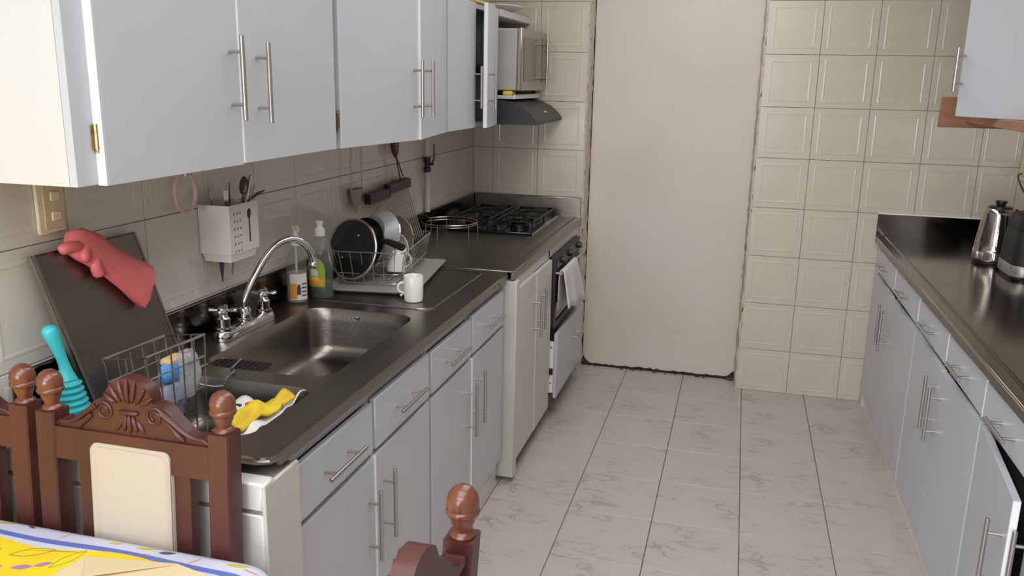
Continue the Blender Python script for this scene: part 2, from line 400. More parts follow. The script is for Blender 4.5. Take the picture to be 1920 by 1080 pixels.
for a, b in zip(ycuts[:-1], ycuts[1:]):
    hole = [k_ for k_ in FILL_HOLES if k_[2] <= a and b <= k_[3]]
    if hole: cl.box(XD, hole[0][0], a, b, ZT, ZT+.1); cl.box(hole[0][1], XR+.1, a, b, ZT, ZT+.1)
    else: cl.box(XD, XR+.1, a, b, ZT, ZT+.1)
struct('ceiling', cl, 'ceil')

# ------------------------------------------------------------------ bar handles, hinges
def handle_mb(axis, c, out, L, r=.0058, so=.034):
    """bar handle; axis & out unit vectors; c = point on the face"""
    A, O, C = Vector(axis), Vector(out), Vector(c); mb = MB()
    mb.tube([C+O*so-A*L/2, C+O*so-A*(L/2-.001), C+O*so+A*(L/2-.001), C+O*so+A*L/2], [r*.85, r, r, r*.85], 10)
    for s in (-1, 1): mb.tube([C+A*s*L*.31, C+A*s*L*.31+O*so], r*.72, 8)
    return mb
def add_handle(parent, axis, c, out, L): return obj('handle', handle_mb(axis, c, out, L), 'handle', parent)
def add_hinge(parent, c, out, along, m='brass'):
    C, O, A = Vector(c), Vector(out), Vector(along); mb = MB()
    mb.tube([C+O*.004-Vector((0, 0, .024)), C+O*.004+Vector((0, 0, .024))], .005, 8)
    mb.tube([C+O*.004-Vector((0, 0, .028)), C+O*.004-Vector((0, 0, .026))], .0045, 8)
    p = [C-A*.009, C-A*.001]
    mb.add([p[0]+Vector((0, 0, -.022)), p[1]+Vector((0, 0, -.022)), p[1]+Vector((0, 0, .022)), p[0]+Vector((0, 0, .022)),
            p[0]+O*.003+Vector((0, 0, -.022)), p[1]+O*.003+Vector((0, 0, -.022)), p[1]+O*.003+Vector((0, 0, .022)), p[0]+O*.003+Vector((0, 0, .022))],
           [(0, 1, 2, 3), (4, 5, 6, 7), (0, 1, 5, 4), (2, 3, 7, 6), (0, 3, 7, 4), (1, 2, 6, 5)])
    return obj('hinge', mb, m, parent)
def swing_door(parent, hinge, ang_dir, width, z0, z1, outn, th=.018, mt='paint', hx=.04, hz=None, hl=.2):
    """door as vertical slab: hinge point (x,y) on the outer face, ang_dir = unit vector hinge->free edge, outn = outward normal"""
    H = Vector((*hinge, 0)); D = Vector((*ang_dir, 0)); N = Vector((*outn, 0)); b = .003
    out = [(0, -th), (0, -b), (b, 0), (width-b, 0), (width, -b), (width, -th)]
    mb = MB().loft([[H+D*u+N*v+Vector((0, 0, z)) for u, v in out] for z in (z0, z1)])
    d = obj('door', mb, mt, parent)
    e = MB(); c = H+D*width
    e.loft([[c-N*.001+Vector((0, 0, z)), c+D*.0012-N*.003+Vector((0, 0, z)), c+D*.0012-N*(th-.001)+Vector((0, 0, z)), c-N*(th-.001)+Vector((0, 0, z))] for z in (z0, z1)])
    obj('edge_band', e, 'edge', d)
    if hz is not None:
        add_handle(d, (0, 0, 1), H+D*(width-hx)+Vector((0, 0, hz)), N, hl)
    return d
def drawer(parent, face, y0, y1, z0, z1, out, hl=.19, yc=None, th=.018, mt='paint'):
    x0 = face-out*th
    d = obj('drawer', B(min(face, x0), max(face, x0), y0, y1, z0, z1, b=.003), mt, parent)
    add_handle(d, (0, 1, 0), (face, yc if yc is not None else (y0+y1)/2, (z0+z1)/2), (out, 0, 0), hl)
    return d
def carcass(parent, xb, xf, y0, y1, z0, z1, mt='paint', rails=(), posts=(), zs=None):
    """side, bottom, back panels and a front frame (between xb = wall side and xf = front)"""
    t = .016; s = 1 if xf > xb else -1
    for a in (y0, y1-t): obj('side_panel', B(xb, xf-s*.0185, a, a+t, z0, zs or z1), mt, parent)
    obj('bottom_panel', B(xb, xf-s*.018, y0+t, y1-t, z0, z0+t), mt, parent)
    obj('back_panel', B(xb, xb+s*.006, y0+t, y1-t, z0+t, z1), 'inside', parent)
    fr = MB()
    for za, zb in rails: fr.box(xf-s*.018, xf, y0, y1, za, zb)
    for ya, yb in posts: fr.box(xf-s*.0175, xf-s*.0005, ya, yb, z0, z1)
    if fr.v: obj('face_frame', fr, mt, parent)

# ------------------------------------------------------------------ left base cabinets (near run)
XF = .597; XC = XF-.019
def base_unit_left(y0, y1, label):
    t = thing('base_cabinet', label, 'cabinet', (.3, (y0+y1)/2, 0), 'white base cabinets under the sink')
    ym = (y0+y1)/2
    carcass(t, .012, XC, y0, y1, .10, .868, zs=.70, rails=((.10, .125), (.672, .69), (.825, .868)), posts=((y0, y0+.022), (ym-.02, ym+.02), (y1-.022, y1)))
    obj('shade_sheet', B(XC-.03, XC-.022, y0+.02, y1-.02, .12, .86), 'dark', t)  # near-black sheet behind the fronts, stands in for shade inside
    obj('toe_kick', B(.52, XC-.004, y0, y1, .0, .099), 'pier', t)
    return t, ym
u1, ym1 = base_unit_left(-3.138, -2.312, 'white sink base cabinet beside the dark wooden chairs')
u2, ym2 = base_unit_left(-2.308, -1.474, 'white base cabinet under the steel drainboard, beside the double-door oven unit')
for t, y0, ym, y1 in ((u1, -3.138, ym1, -2.312), (u2, -2.308, ym2, -1.474)):
    drawer(t, XF, y0+.012, ym-.005, .688, .824, 1, yc=(y0+ym)/2-.005)
    drawer(t, XF+.002, ym+.006, y1-.010, .690, .830, 1)
    d = swing_door(t, (XF, y0+.012), (0, 1), ym-y0-.017, .118, .672, (1, 0), hz=.50, hx=.035, hl=.2)
    for z in (.19, .60): add_hinge(d, (XC+.001, y0+.010, z), (1, 0, 0), (0, 1, 0), 'bronze')
    d = swing_door(t, (XF+.002, y1-.010), (0, -1), y1-ym-.016, .118, .676, (1, 0), hz=.52, hx=.045, hl=.2)
    for z in (.19, .60): add_hinge(d, (XC+.001, y1-.008, z), (1, 0, 0), (0, -1, 0), 'bronze')
# tiled pier at the near end of the counter
pt = thing('counter_pier', 'white tiled pier closing the near end of the sink counter, behind the chair', 'pier', (.31, -3.21, 0))
obj('core', B(.0, .612, -3.279, -3.145, 0, .852), 'grout', pt)
for i in range(3):
    xa, xb = .205*i+.002, .205*(i+1)-.002
    for za, zb in ((.0, .20), (.205, .405), (.41, .61), (.615, .80), (.805, .862)):
        obj('tile', B(xa, xb, -3.2845, -3.278, za+.002, zb-.002, b=.003), 'pier', pt)
for za, zb in ((.0, .20), (.205, .405), (.41, .862)): obj('tile', B(.611, .620, -3.2845, -3.147, za+.002, zb-.002, b=.004), 'paint_old', pt)  # same white tiles, greyer colour paints in the shade on the aisle side
obj('cap_tile', B(.45, .620, -3.2845, -3.245, .853, .866, b=.004), 'pier', pt)

# ------------------------------------------------------------------ left counters
ZC = .9
big = rrect(.135, .505, -2.795, -2.175, .07); sm = rrect(.165, .512, -3.165, -2.865, .045)
ct = thing('sink_counter', 'stainless steel double-bowl sink counter with drainboard and upstand', 'counter', (.3, -2.25, .87))
outl = rrect(.0135, .612, -3.243, -1.466, .03, 5)
top = plate(outl, [big, sm], .006)
mb = MB(); mb.join(top, Matrix.Translation((0, 0, ZC-.006)))
obj('top', mb, 'steel', ct)
fa = MB(); fa.box(.598, .6115, -3.205, -1.468, .868, ZC-.006, b=.003)
obj('front_edge', fa, 'fascia', ct)
ed = MB(); ed.tube([(.015, -3.237, .8885), (.575, -3.237, .8885), (.598, -3.228, .8885), (.606, -3.205, .8885)], .0085, 8); obj('near_edge', ed, 'fascia', ct)
def basin(loop, x0, x1, y0, y1, r, depth, name):
    rings = []
    for ins, dz, rr in ((0, 0, r), (.002, -.004, r), (.010, -.04, r*.98), (.016, -depth*.72, r*.95), (.026, -depth*.92, r*.9), (.05, -depth, r*.7), (.12, -depth-.002, r*.3)):
        rings.append([(x, y, ZC-.0005+dz) for x, y in rrect(x0+ins, x1-ins, y0+ins, y1-ins, max(rr, .01), 5)])
    b = obj(name, MB().loft(rings, False, True), 'steel_basin', ct, ang=60)
    dr = MB().lathe([(.001, .0), (.022, .0), (.03, .003), (.033, .003), (.034, -.002)], ((x0+x1)/2, (y0+y1)/2, ZC-depth-.002), 18)
    obj('drain', dr, 'chrome', b); return b
b1 = basin(big, .135, .505, -2.795, -2.175, .07, .165, 'bowl')
obj('overflow_screw', MB().lathe([(.001, .004), (.006, .003), (.007, 0)], n=10, mtx=Matrix.Translation((.30, -2.1865, .875)) @ Matrix.Rotation(radians(90), 4, 'X')), 'chrome', b1)
basin(sm, .165, .512, -3.165, -2.865, .045, .13, 'bowl')
us = MB(); us.box(.001, .0125, -3.243, -1.466, ZC-.02, 1.008, b=.003)
obj('upstand', us, 'steel_dark', ct)
dbp = MB()
dbp.tube([(x, y, ZC+.0005) for x, y in rrect(.06, .52, -2.10, -1.50, .05)], .004, 6, True)
obj('drainboard_bead', dbp, 'steel', ct)
for i, y in enumerate((-1.66, -1.60)):
    obj('screw', MB().lathe([(.0045, 0), (.0045, .002), (.001, .003)], n=8, mtx=Matrix.Translation((.6112, y, .882)) @ Matrix.Rotation(radians(90), 4, 'Y')), 'bronze', ct)
ch = thing('hob_counter', 'stainless steel counter slab under the gas hob with upstand along the corner', 'counter', (.32, -.73, .87))
obj('top', B(.0135, .632, -1.462, -.004, ZC-.004, ZC+.002, b=.002), 'steel', ch)
obj('front_edge', B(.618, .633, -1.462, -.004, .866, ZC-.004, b=.003), 'fascia', ch)
bd = MB().tube([(.596, -1.45, ZC+.003), (.596, -.01, ZC+.003)], .0028, 6); obj('drip_bead', bd, 'bronze', ch)
obj('upstand', B(.001, .0125, -1.462, -.004, ZC-.02, 1.008, b=.003), 'steel_dark', ch)
obj('rear_upstand', B(.0135, .628, -.0125, -.002, ZC-.02, 1.010, b=.003), 'steel', ch)

# ------------------------------------------------------------------ left base, far run: pier panel, two doors, oven, pulled drawer
ft_ = thing('oven_cabinet', 'white tall-door base cabinet with open drawer, housing the built-in oven', 'cabinet', (.32, -.73, 0))
XG = .643; XH = XG-.019
obj('side_panel', B(.02, .645, -1.462, -1.412, .02, .862, b=.004), 'paint_old', ft_)
obj('side_panel', B(.02, XH, -.07, -.022, 0, .862), 'paint', ft_)
obj('partition', B(.02, XH, -.79, -.77, .06, .862), 'paint', ft_)
obj('top_rail', B(XH-.02, XH, -1.41, -.072, .822, .862), 'paint', ft_); obj('bottom_rail', B(XH-.02, XH, -1.41, -.77, .07, .09), 'paint', ft_)
obj('shade_sheet', B(XH-.05, XH-.04, -1.41, -.80, .05, .86), 'dark', ft_)  # sheet painted as the shade behind the doors
obj('shade_sheet', B(XH-.10, XH-.09, -.765, -.075, .03, .46), 'dark', ft_)
obj('toe_kick', B(.50, .57, -1.40, -.07, .0, .06), 'fgrout', ft_)
d = swing_door(ft_, (XG, -1.405), (0, 1), .298, .085, .822, (1, 0), hz=.64, hx=.035, hl=.19, mt='paint_old')
d = swing_door(ft_, (XG+.001, -.80), (0, -1), .302, .085, .820, (1, 0), hz=.655, hx=.035, hl=.19, mt='paint_old')
# pulled-out drawer under the oven
dx = .676
dd = obj('drawer', B(dx-.018, dx, -.775, -.115, .125, .452, b=.003), 'paint', ft_)
add_handle(dd, (0, 1, 0), (dx, -.34, .33), (1, 0, 0), .17)
obj('drawer_side', B(.2, dx-.018, -.770, -.758, .15, .41), 'edge', dd)
for z in (.20, .38): obj('screw', MB().ball((dx-.03, -.7705, z), .004, .002, .004, 8, 5), 'bronze', dd)
obj('drawer_runner', B(.2, dx-.02, -.778, -.770, .245, .275), 'black', dd)
# oven
ov = thing('built_in_oven', 'black glass built-in oven with silver frame under the hob', 'oven', (.36, -.44, .47))
obj('body', B(.12, .628, -.755, -.135, .475, .815), 'black', ov)
obj('front_frame', MB().join(plate(rrect(-.31, .31, -.178, .178, .012), [rrect(-.27, .27, -.150, .085, .008)], .022), Matrix.Translation((.629, -.445, .645)) @ Matrix(((0, 0, 1, 0), (1, 0, 0, 0), (0, 1, 0, 0), (0, 0, 0, 1)))), 'hood', ov)
obj('door_glass', B(.634, .645, -.714, -.176, .497, .728), 'glass_dark', ov)
obj('control_strip', B(.650, .655, -.74, -.15, .762, .812, b=.002), 'black', ov)
for y in (-.62, -.44, -.21): obj('knob', MB().lathe([(.018, 0), (.018, .012), (.014, .022), (.002, .023)], n=16, mtx=Matrix.Translation((.654, y, .787)) @ Matrix.Rotation(radians(90), 4, 'Y')), 'black', ov)
hb = MB().tube([(.676, -.745, .744), (.676, -.16, .744)], .008, 10)
for y in (-.74, -.19): hb.tube([(.648, y, .744), (.676, y, .744)], .007, 8)
obj('handle', hb, 'handle', ov)
# towel over the oven handle
def towel():
    y0, y1, n = -.728, -.39, 26; prof = [(.663, .56), (.663, .62), (.6635, .70), (.665, .735)]+[(.676+.0115*cos(radians(a)), .744+.0115*sin(radians(a))) for a in (170, 130, 90, 50, 10)]+[(.689, .71), (.692, .66), (.694, .61), (.696, .56), (.697, .52)]
    def fn(s, k):
        x, z = prof[k]; y = y0+(y1-y0)*s
        dep = max(0, (.744-z)/.23); out = 1 if k > 5 else 0
        x += out*(.011*dep*(1+sin(s*13+1)*.8+.5*sin(s*29)))
        y = y+dep*(.15*s*s+.02*(s-.5))
        z += (.055*dep*(1-s) if k > 8 else 0)-(.02*dep*s if k > 8 else 0)
        return (x, y, z)
    mb = MB(); V = [[fn(i/n, k) for k in range(len(prof))] for i in range(n+1)]
    mb.add([p for r in V for p in r], [(i*len(prof)+k, (i+1)*len(prof)+k, (i+1)*len(prof)+k+1, i*len(prof)+k+1) for i in range(n) for k in range(len(prof)-1)])
    o = obj('kitchen_towel', mb, 'towel', ang=80, fix=False); m = o.modifiers.new('s', 'SOLIDIFY'); m.thickness = .0035; m.offset = 0
    tag(o, 'white cotton towel hanging over the oven handle', 'towel')
towel()

# ------------------------------------------------------------------ upper cabinets, left wall
XU = .31; ZB = 1.427; ZU = 2.12
def upper_unit(y0, y1, z1, label, xf=XU-.019, posts=(), rails=(), shelf=True, end=None):
    t = thing('wall_cabinet', label, 'cabinet', (.15, (y0+y1)/2, ZB), 'white wall cabinets over the sink')
    tk = .018
    a = obj('side_panel', B(.002, xf-.017, y0, y0+tk, ZB, z1), end or 'paint', t)
    obj('side_panel', B(.002, xf-.017, y1-tk, y1, ZB, z1), 'paint', t)
    obj('bottom_panel', B(.002, xf-.017, y0+tk, y1-tk, ZB+.004, ZB+.020), 'paint', t)
    obj('top_panel', B(.002, xf-.017, y0+tk, y1-tk, z1-.018, z1), 'paint', t)
    obj('back_panel', B(.002, .008, y0+tk, y1-tk, ZB+.02, z1-.018), 'inside', t)
    obj('shelf', B(.008, xf-.03, y0+tk, y1-tk, (ZB+z1)/2-.008, (ZB+z1)/2+.008), 'inside', t)
    fr = MB()
    for p in posts: fr.box(xf-.016, xf+.0005, p[0], p[1], ZB, z1)
    for r in rails: fr.box(xf-.016, xf, posts[0][1]+.0003, posts[-1][0]-.0003, r[0], r[1])
    if fr.v: obj('face_frame', fr, 'paint', t)
    return t
c1 = upper_unit(-3.318, -2.300, ZU, 'white two-door wall cabinet with a bright end panel above the light switch', posts=((-3.318, -3.258), (-2.32, -2.30)), rails=((ZB, ZB+.03), (ZU-.04, ZU)), end='endlit')
d = swing_door(c1, (XU, -3.262), (0, 1), .460, ZB-.002, ZU, (1, 0), hz=1.625, hx=.035, hl=.19)
obj('edge_band', B(XU-.019, XU, -3.2645, -3.2625, ZB-.002, ZU), 'edge', d)
add_hinge(d, (XU-.018, -3.264, 1.515), (1, 0, 0), (0, 1, 0)); add_hinge(d, (XU-.018, -3.264, 2.03), (1, 0, 0), (0, 1, 0))
d = swing_door(c1, (XU+.001, -2.312), (0, -1), .484, ZB+.001, ZU, (1, 0), hz=1.615, hx=.07, hl=.19)
obj('hinge_plate', B(XU-.016, XU+.002, -2.311, -2.305, 1.475, 1.53), 'bronze', d)
c2 = upper_unit(-2.298, -1.338, ZU, 'white two-door wall cabinet with both doors ajar above the hanging tongs', posts=((-2.298, -2.270), (-1.36, -1.338)), rails=((ZB, ZB+.03),))
a3 = Vector((.068, .441)).normalized()
d = swing_door(c2, (XU+.002, -2.283), (a3.x, a3.y), .446, ZB, ZU, (a3.y, -a3.x), hz=1.60, hx=.022, hl=.19)
add_hinge(d, (XU-.010, -2.288, 1.515), (1, 0, 0), (0, 1, 0))
a4 = Vector((.07, -.462)).normalized()
d = swing_door(c2, (XU+.002, -1.348), (a4.x, a4.y), .467, ZB, ZU, (-a4.y, a4.x), hz=1.60, hx=.04, hl=.19)
Z5 = 1.957
c3 = upper_unit(-1.334, -.60, Z5, 'lower-topped white wall cabinet with one door wide open beside the microwave', posts=((-1.334, -1.312), (-.622, -.60)), rails=((ZB, ZB+.022), (Z5-.022, Z5)))
d = swing_door(c3, (XU+.001, -1.325), (0, 1), .365, ZB, Z5-.004, (1, 0), hz=1.60, hx=.022, hl=.18)
a6 = Vector((.056, -.356)).normalized()
d = swing_door(c3, (XU+.001, -.612), (a6.x, a6.y), .36, ZB, Z5-.004, (-a6.y, a6.x), hz=1.60, hx=.03, hl=.18)
# things inside the open cabinet
tag(obj('cooking_pot', MB().lathe([(.001, 0), (.07, 0), (.075, .01), (.075, .10), (.08, .104), (.07, .104), (.066, .02), (.001, .02)], (.18, -.78, ZB+.021), 20), 'pan'), 'black cooking pot inside the open wall cabinet, lower shelf', 'pot')
tag(obj('storage_jar', MB().lathe([(.001, 0), (.05, 0), (.054, .01), (.054, .12), (.045, .14), (.045, .16), (.001, .165)], (.17, -.76, (ZB+Z5)/2+.009), 20), 'white'), 'white storage jar inside the open wall cabinet, upper shelf', 'jar')
# open niche with the microwave
nc = thing('microwave_niche', 'open white wall shelf unit above the extractor hood holding the microwave', 'shelf', (.16, -.30, 1.54))
obj('top_panel', B(.002, .315, -.596, -.006, 1.925, 1.957, b=.002), 'paint_old', nc)
obj('shelf_board', B(.002, .375, -.596, -.006, 1.545, 1.562, b=.002), 'paint', nc)
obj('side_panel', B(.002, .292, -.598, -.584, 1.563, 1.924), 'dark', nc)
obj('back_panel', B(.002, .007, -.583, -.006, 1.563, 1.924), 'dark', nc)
obj('front_lip', B(.3755, .3815, -.56, -.03, 1.545, 1.566), 'edge', nc)
mw = thing('microwave_oven', 'silver-fronted microwave oven with a bar handle on the open shelf', 'microwave', (.22, -.31, 1.57))
obj('body', B(.03, .392, -.565, -.04, 1.585, 1.872, b=.006), 'mw_side', mw)
obj('front_panel', B(.393, .414, -.567, -.038, 1.583, 1.876, b=.004), 'mw_front', mw)
obj('window', B(.4142, .4165, -.52, -.20, 1.63, 1.835), 'mw_glass', mw)
obj('control_panel', B(.4142, .4165, -.145, -.05, 1.62, 1.85), 'mw_glass', mw)
hb = MB().tube([(.452, -.175, 1.615), (.452, -.175, 1.845)], .008, 10)
for z in (1.645, 1.815): hb.tube([(.413, -.175, z), (.452, -.175, z)], .007, 8)
obj('handle', hb, 'handle', mw)
for y in (-.53, -.08):
    for x in (.06, .36): obj('foot', MB().lathe([(.012, 0), (.012, .024), (.002, .025)], (x, y, 1.562), 10), 'black', mw)
tag(obj('sponge', B(.33, .372, -.592, -.50, 1.5625, 1.582, b=.005), 'sponge'), 'yellow sponge tucked under the microwave on the shelf edge', 'sponge')
# hood
hd = thing('extractor_hood', 'charcoal and silver curved extractor hood over the gas hob', 'hood', (.25, -.31, 1.42))
prof = [(.012, 1.425), (.49, 1.425), (.503, 1.432), (.503, 1.445), (.478, 1.475), (.44, 1.505), (.39, 1.528), (.33, 1.54), (.012, 1.543)]
obj('side_cover', MB().prism(prof, -.605, -.590, lambda u, v, t: (u, t, v)), 'hood_side', hd)
obj('side_cover', MB().prism(prof, -.028, -.012, lambda u, v, t: (u, t, v)), 'hood_side', hd)
obj('canopy', MB().prism(prof, -.589, -.029, lambda u, v, t: (u, t, v)), 'hood', hd)
obj('badge', MB().prism(rrect(-.028, .028, -.005, .005, .0045), 0, .0025, lambda u, v, t: (.4755+.7*t-v*.62, -.30+u, 1.479+.7*t+v*.78)), 'chrome', hd)
# plates on top of the niche
pl0 = thing('serving_plate', 'white oval serving plate on top of the cabinet beside the microwave', 'plate', (.2, -.34, 1.958))
prof_p = [(.001, .0), (.06, .0), (.065, .004), (.12, .024), (.135, .03), (.133, .034), (.11, .026), (.06, .008), (.001, .008)]
obj('dish', MB().lathe(prof_p, (.22, -.30, 1.958), 28, sx=.9, sy=1.3), 'plate', pl0)
tag(obj('wooden_tray', B(.10, .30, -.93, -.62, 1.958, 1.972, b=.004), 'tan'), 'light wooden board lying on top of the open-door cabinet', 'board')

# ------------------------------------------------------------------ right side: base cabinets, counter, wall cabinet
XRF = 2.165; XRB = XRF+.019
def base_unit_right(y1, ym, y0, label):
    t = thing('base_cabinet', label, 'cabinet', (2.45, (y0+y1)/2, 0), 'white base cabinets under the kettle counter')
    carcass(t, XR-.004, XRB, y0, y1, .07, .866, rails=((.07, .09), (.722, .738), (.85, .866)), posts=((y0, y0+.02), (ym-.015, ym+.015), (y1-.02, y1)))
    obj('shade_sheet', B(XRB+.022, XRB+.03, y0+.02, y1-.02, .09, .86), 'dark', t)  # thin black sheet imitating shade seen through the door gaps
    obj('toe_kick', B(2.186, 2.21, y0, y1, 0, .069), 'pier', t)
    return t
r1 = base_unit_right(-.075, -.605, -1.151, 'white base cabinet against the tiled back wall below the kettle')
r2 = base_unit_right(-1.155, -1.65, -2.116, 'white base cabinet between the corner unit and the unit with the ajar door')
r3 = base_unit_right(-2.12, -2.585, -3.05, 'white base cabinet with its door ajar below the drawers, far from the tiled wall')
obj('filler', B(XRF+.004, XRF+.03, -.0745, -.004, .0, .866), 'paint', r1)
o1 = (-1, 0)
for t, y1, ym, y0 in ((r1, -.075, -.605, -1.151), (r2, -1.155, -1.65, -2.116), (r3, -2.12, -2.585, -3.05)):
    for a, b in ((ym+.004, y1-.004), (y0+.004, ym-.004)):
        d = drawer(t, XRF+.002*random.random(), a, b, .738, .850, -1, hl=.17, th=.017)
        obj('edge_band', B(XRF+.001, XRF+.016, a-.0015, a-.0001, .739, .849), 'edge', d)
def rdoor(t, hy, dy, w, ang, hz, hx, hinge=True):
    v = Vector((-sin(ang), dy*cos(ang))); n = Vector((-cos(ang), -dy*sin(ang)))
    d = swing_door(t, (XRF, hy), (v.x, v.y), w, .085, .722, (n.x, n.y), hz=hz, hx=hx, hl=.19, th=.017)
    if hinge:
        for z in (.14, .66): add_hinge(d, (XRF+.017, hy, z), (-1, 0, 0), (0, dy, 0), 'bronze')
    return d
rdoor(r1, -.080, -1, .521, radians(.8), .575, .05)
rdoor(r1, -1.146, 1, .535, radians(1.2), .57, .03)
rdoor(r2, -1.160, -1, .486, radians(.6), .585, .05)
rdoor(r2, -2.112, 1, .458, radians(1.0), .575, .03)
rdoor(r3, -2.126, -1, .480, radians(5.5), .55, .05)
rdoor(r3, -3.045, 1, .455, radians(.3), .56, .03)
rc = thing('kettle_counter', 'stainless steel counter slab with the kettle and dark upstand on the tiled wall', 'counter', (2.45, -1.6, .87))
obj('top', B(2.153, XR-.014, -3.08, -.014, ZC-.006, ZC, b=.002), 'steel_right', rc)
obj('front_edge', B(2.152, 2.166, -3.08, -.006, .867, ZC-.006, b=.003), 'fascia', rc)
obj('raised_bead', MB().tube([(2.196, -3.07, ZC+.001), (2.196, -.03, ZC+.001)], .0045, 8), 'steel_dark', rc)
obj('rear_upstand', B(2.153, XR-.014, -.0128, -.002, ZC-.02, 1.010, b=.002), 'steel_dark', rc)
obj('upstand_trim', B(2.153, XR-.014, -.0135, -.002, 1.0105, 1.0165, b=.001), 'edge', rc)
obj('side_upstand', B(XR-.0128, XR-.001, -3.08, -.014, ZC-.02, 1.010, b=.002), 'steel_dark', rc)
# right wall cabinet with the door swung open, and raw board
wc = thing('wall_cabinet', 'white wall cabinet on the right wall with its door ajar above the kettle counter', 'cabinet', (2.58, -1.3, 1.5))
zc0, zc1 = 1.536, 2.3
obj('side_panel', B(2.42, XR-.002, -.95, -.932, zc0, zc1), 'paint', wc); obj('side_panel', B(2.42, XR-.002, -1.86, -1.842, zc0, zc1), 'paint', wc)
obj('bottom_panel', B(2.42, XR-.002, -1.842, -.95, zc0, zc0+.018), 'paint', wc); obj('top_panel', B(2.42, XR-.002, -1.842, -.95, zc1-.018, zc1), 'paint', wc)
obj('back_panel', B(XR-.008, XR-.002, -1.842, -.95, zc0, zc1), 'inside', wc)
th = radians(30); dv = Vector((-sin(th), cos(th))); nv = Vector((-cos(th), -sin(th)))
hy = Vector((2.2, -1.14))-dv*.42
d = swing_door(wc, (hy.x, hy.y), (dv.x, dv.y), .42, zc0, zc1, (nv.x, nv.y), hz=1.70, hx=.012, hl=.155)
swing_door(wc, (2.419, -1.858), (0, 1), .345, zc0, zc1, (-1, 0), hz=1.70, hx=.04, hl=.155)
obj('wood_board', B(2.203, XR-.002, -.868, -.85, 1.484, 1.602, b=.002), 'orange_wood', wc)
obj('wood_underside', B(2.30, XR-.002, -1.86, -.869, 1.505, 1.535, b=.002), 'orange_wood', wc)

# ------------------------------------------------------------------ gas hob
hb_ = thing('gas_hob', 'black four-burner gas hob set in the steel counter', 'hob', (.28, -.36, ZC+.002))
obj('plate', B(.055, .505, -.66, -.045, ZC+.0022, ZC+.014, b=.004), 'blackgloss', hb_)
obj('steel_trim', B(.508, .514, -.66, -.045, ZC+.0022, ZC+.012, b=.002), 'handle', hb_)
for x in (.165, .395):
    for y in (-.20, -.46):
        bu = obj('burner', MB().lathe([(.05, 0), (.052, .008), (.042, .014), (.036, .016), (.036, .022), (.028, .026), (.001, .027)], (x, y, ZC+.014), 20), 'iron', hb_)
    g = MB(); cx = x; z = ZC+.052
    g.tube([(cx-.095, -.57, z), (cx+.095, -.57, z), (cx+.095, -.09, z), (cx-.095, -.09, z)], .0065, 6, True)
    for y in (-.20, -.46):
        for a in range(4):
            q = radians(45+90*a); g.tube([(cx+.11*cos(q)*.9, y+.12*sin(q), z), (cx+.03*cos(q), y+.03*sin(q), z+.006)], .0055, 6)
        g.tube([(cx-.095, y, z), (cx-.035, y, z+.004)], .0055, 6); g.tube([(cx+.035, y, z+.004), (cx+.095, y, z)], .0055, 6)
    g.tube([(cx-.095, -.33, z), (cx+.095, -.33, z)], .006, 6)
    for sx in (-.095, .095):
        for y in (-.57, -.33, -.09): g.tube([(cx+sx, y, z), (cx+sx, y, ZC+.014)], .006, 6)
    obj('pan_support', g, 'iron', hb_)
for i in range(4):
    kb = obj('knob', MB().lathe([(.02, 0), (.02, .006), (.016, .010), (.015, .024), (.001, .026)], (.12+.105*i, -.625, ZC+.014), 16), 'black', hb_)
bu = MB().ball((.395, -.46, ZC+.04), .05, .05, .016, 18, 8); obj('burner_cap', bu, 'blackgloss', hb_)
# wire trivet beside the hob
ws = MB(); z = .972; c = (.135, -.80)
ws.tube([(c[0]+.135*cos(2*pi*i/28), c[1]+.135*sin(2*pi*i/28), z) for i in range(28)], .0022, 6, True)
ws.tube([(c[0]+.128*cos(2*pi*i/28), c[1]+.128*sin(2*pi*i/28), z-.012) for i in range(28)], .0015, 6, True)
for a in (-30, 5, 115, 150, 235, 265):
    q = radians(a); ws.tube([(c[0]+.135*cos(q), c[1]+.135*sin(q), z), (c[0]+.139*cos(q), c[1]+.139*sin(q), ZC+.004)], .0018, 6)
tag(obj('wire_trivet', ws, 'wire'), 'round chrome wire stand on thin legs beside the gas hob', 'trivet')

# ------------------------------------------------------------------ faucet
fc = thing('kitchen_faucet', 'chrome gooseneck kitchen faucet with two cross handles behind the sink', 'faucet', (.075, -2.475, ZC))
bp = MB()
base = [(x, y) for x, y in rrect(.048, .104, -2.615, -2.335, .027, 6)]
bp.loft([[(x, y, ZC+.0008) for x, y in base], [(x, y, ZC+.016) for x, y in base], [(.076+(x-.076)*.85, -2.475+(y+2.475)*.97, ZC+.026) for x, y in base], [(.076+(x-.076)*.6, -2.475+(y+2.475)*.93, ZC+.029) for x, y in base]])
obj('base_plate', bp, 'chrome', fc)
for y in (-2.582, -2.368):
    hm = MB().lathe([(.001, .027), (.024, .027), (.024, .034), (.019, .038), (.019, .062), (.015, .066), (.012, .074), (.016, .08), (.014, .092), (.006, .097), (.001, .097)], (.076, y, ZC), 18)
    hd_ = obj('tap_handle', hm, 'chrome', fc)
    cr = MB()
    for a in range(4):
        q = radians(20+90*a); p = Vector((.076, y, ZC+.085)); dvv = Vector((cos(q), sin(q), .05))
        cr.tube([p+dvv*.008, p+dvv*.02, p+dvv*.03, p+dvv*.038, p+dvv*.041], [.005, .0045, .007, .0068, .002], 10)
    obj('cross_grip', cr, 'chrome', hd_)
obj('spout_collar', MB().lathe([(.001, .027), (.022, .027), (.023, .034), (.018, .038), (.018, .052), (.021, .056), (.018, .066), (.012, .069), (.001, .07)], (.076, -2.475, ZC), 18), 'chrome', fc)
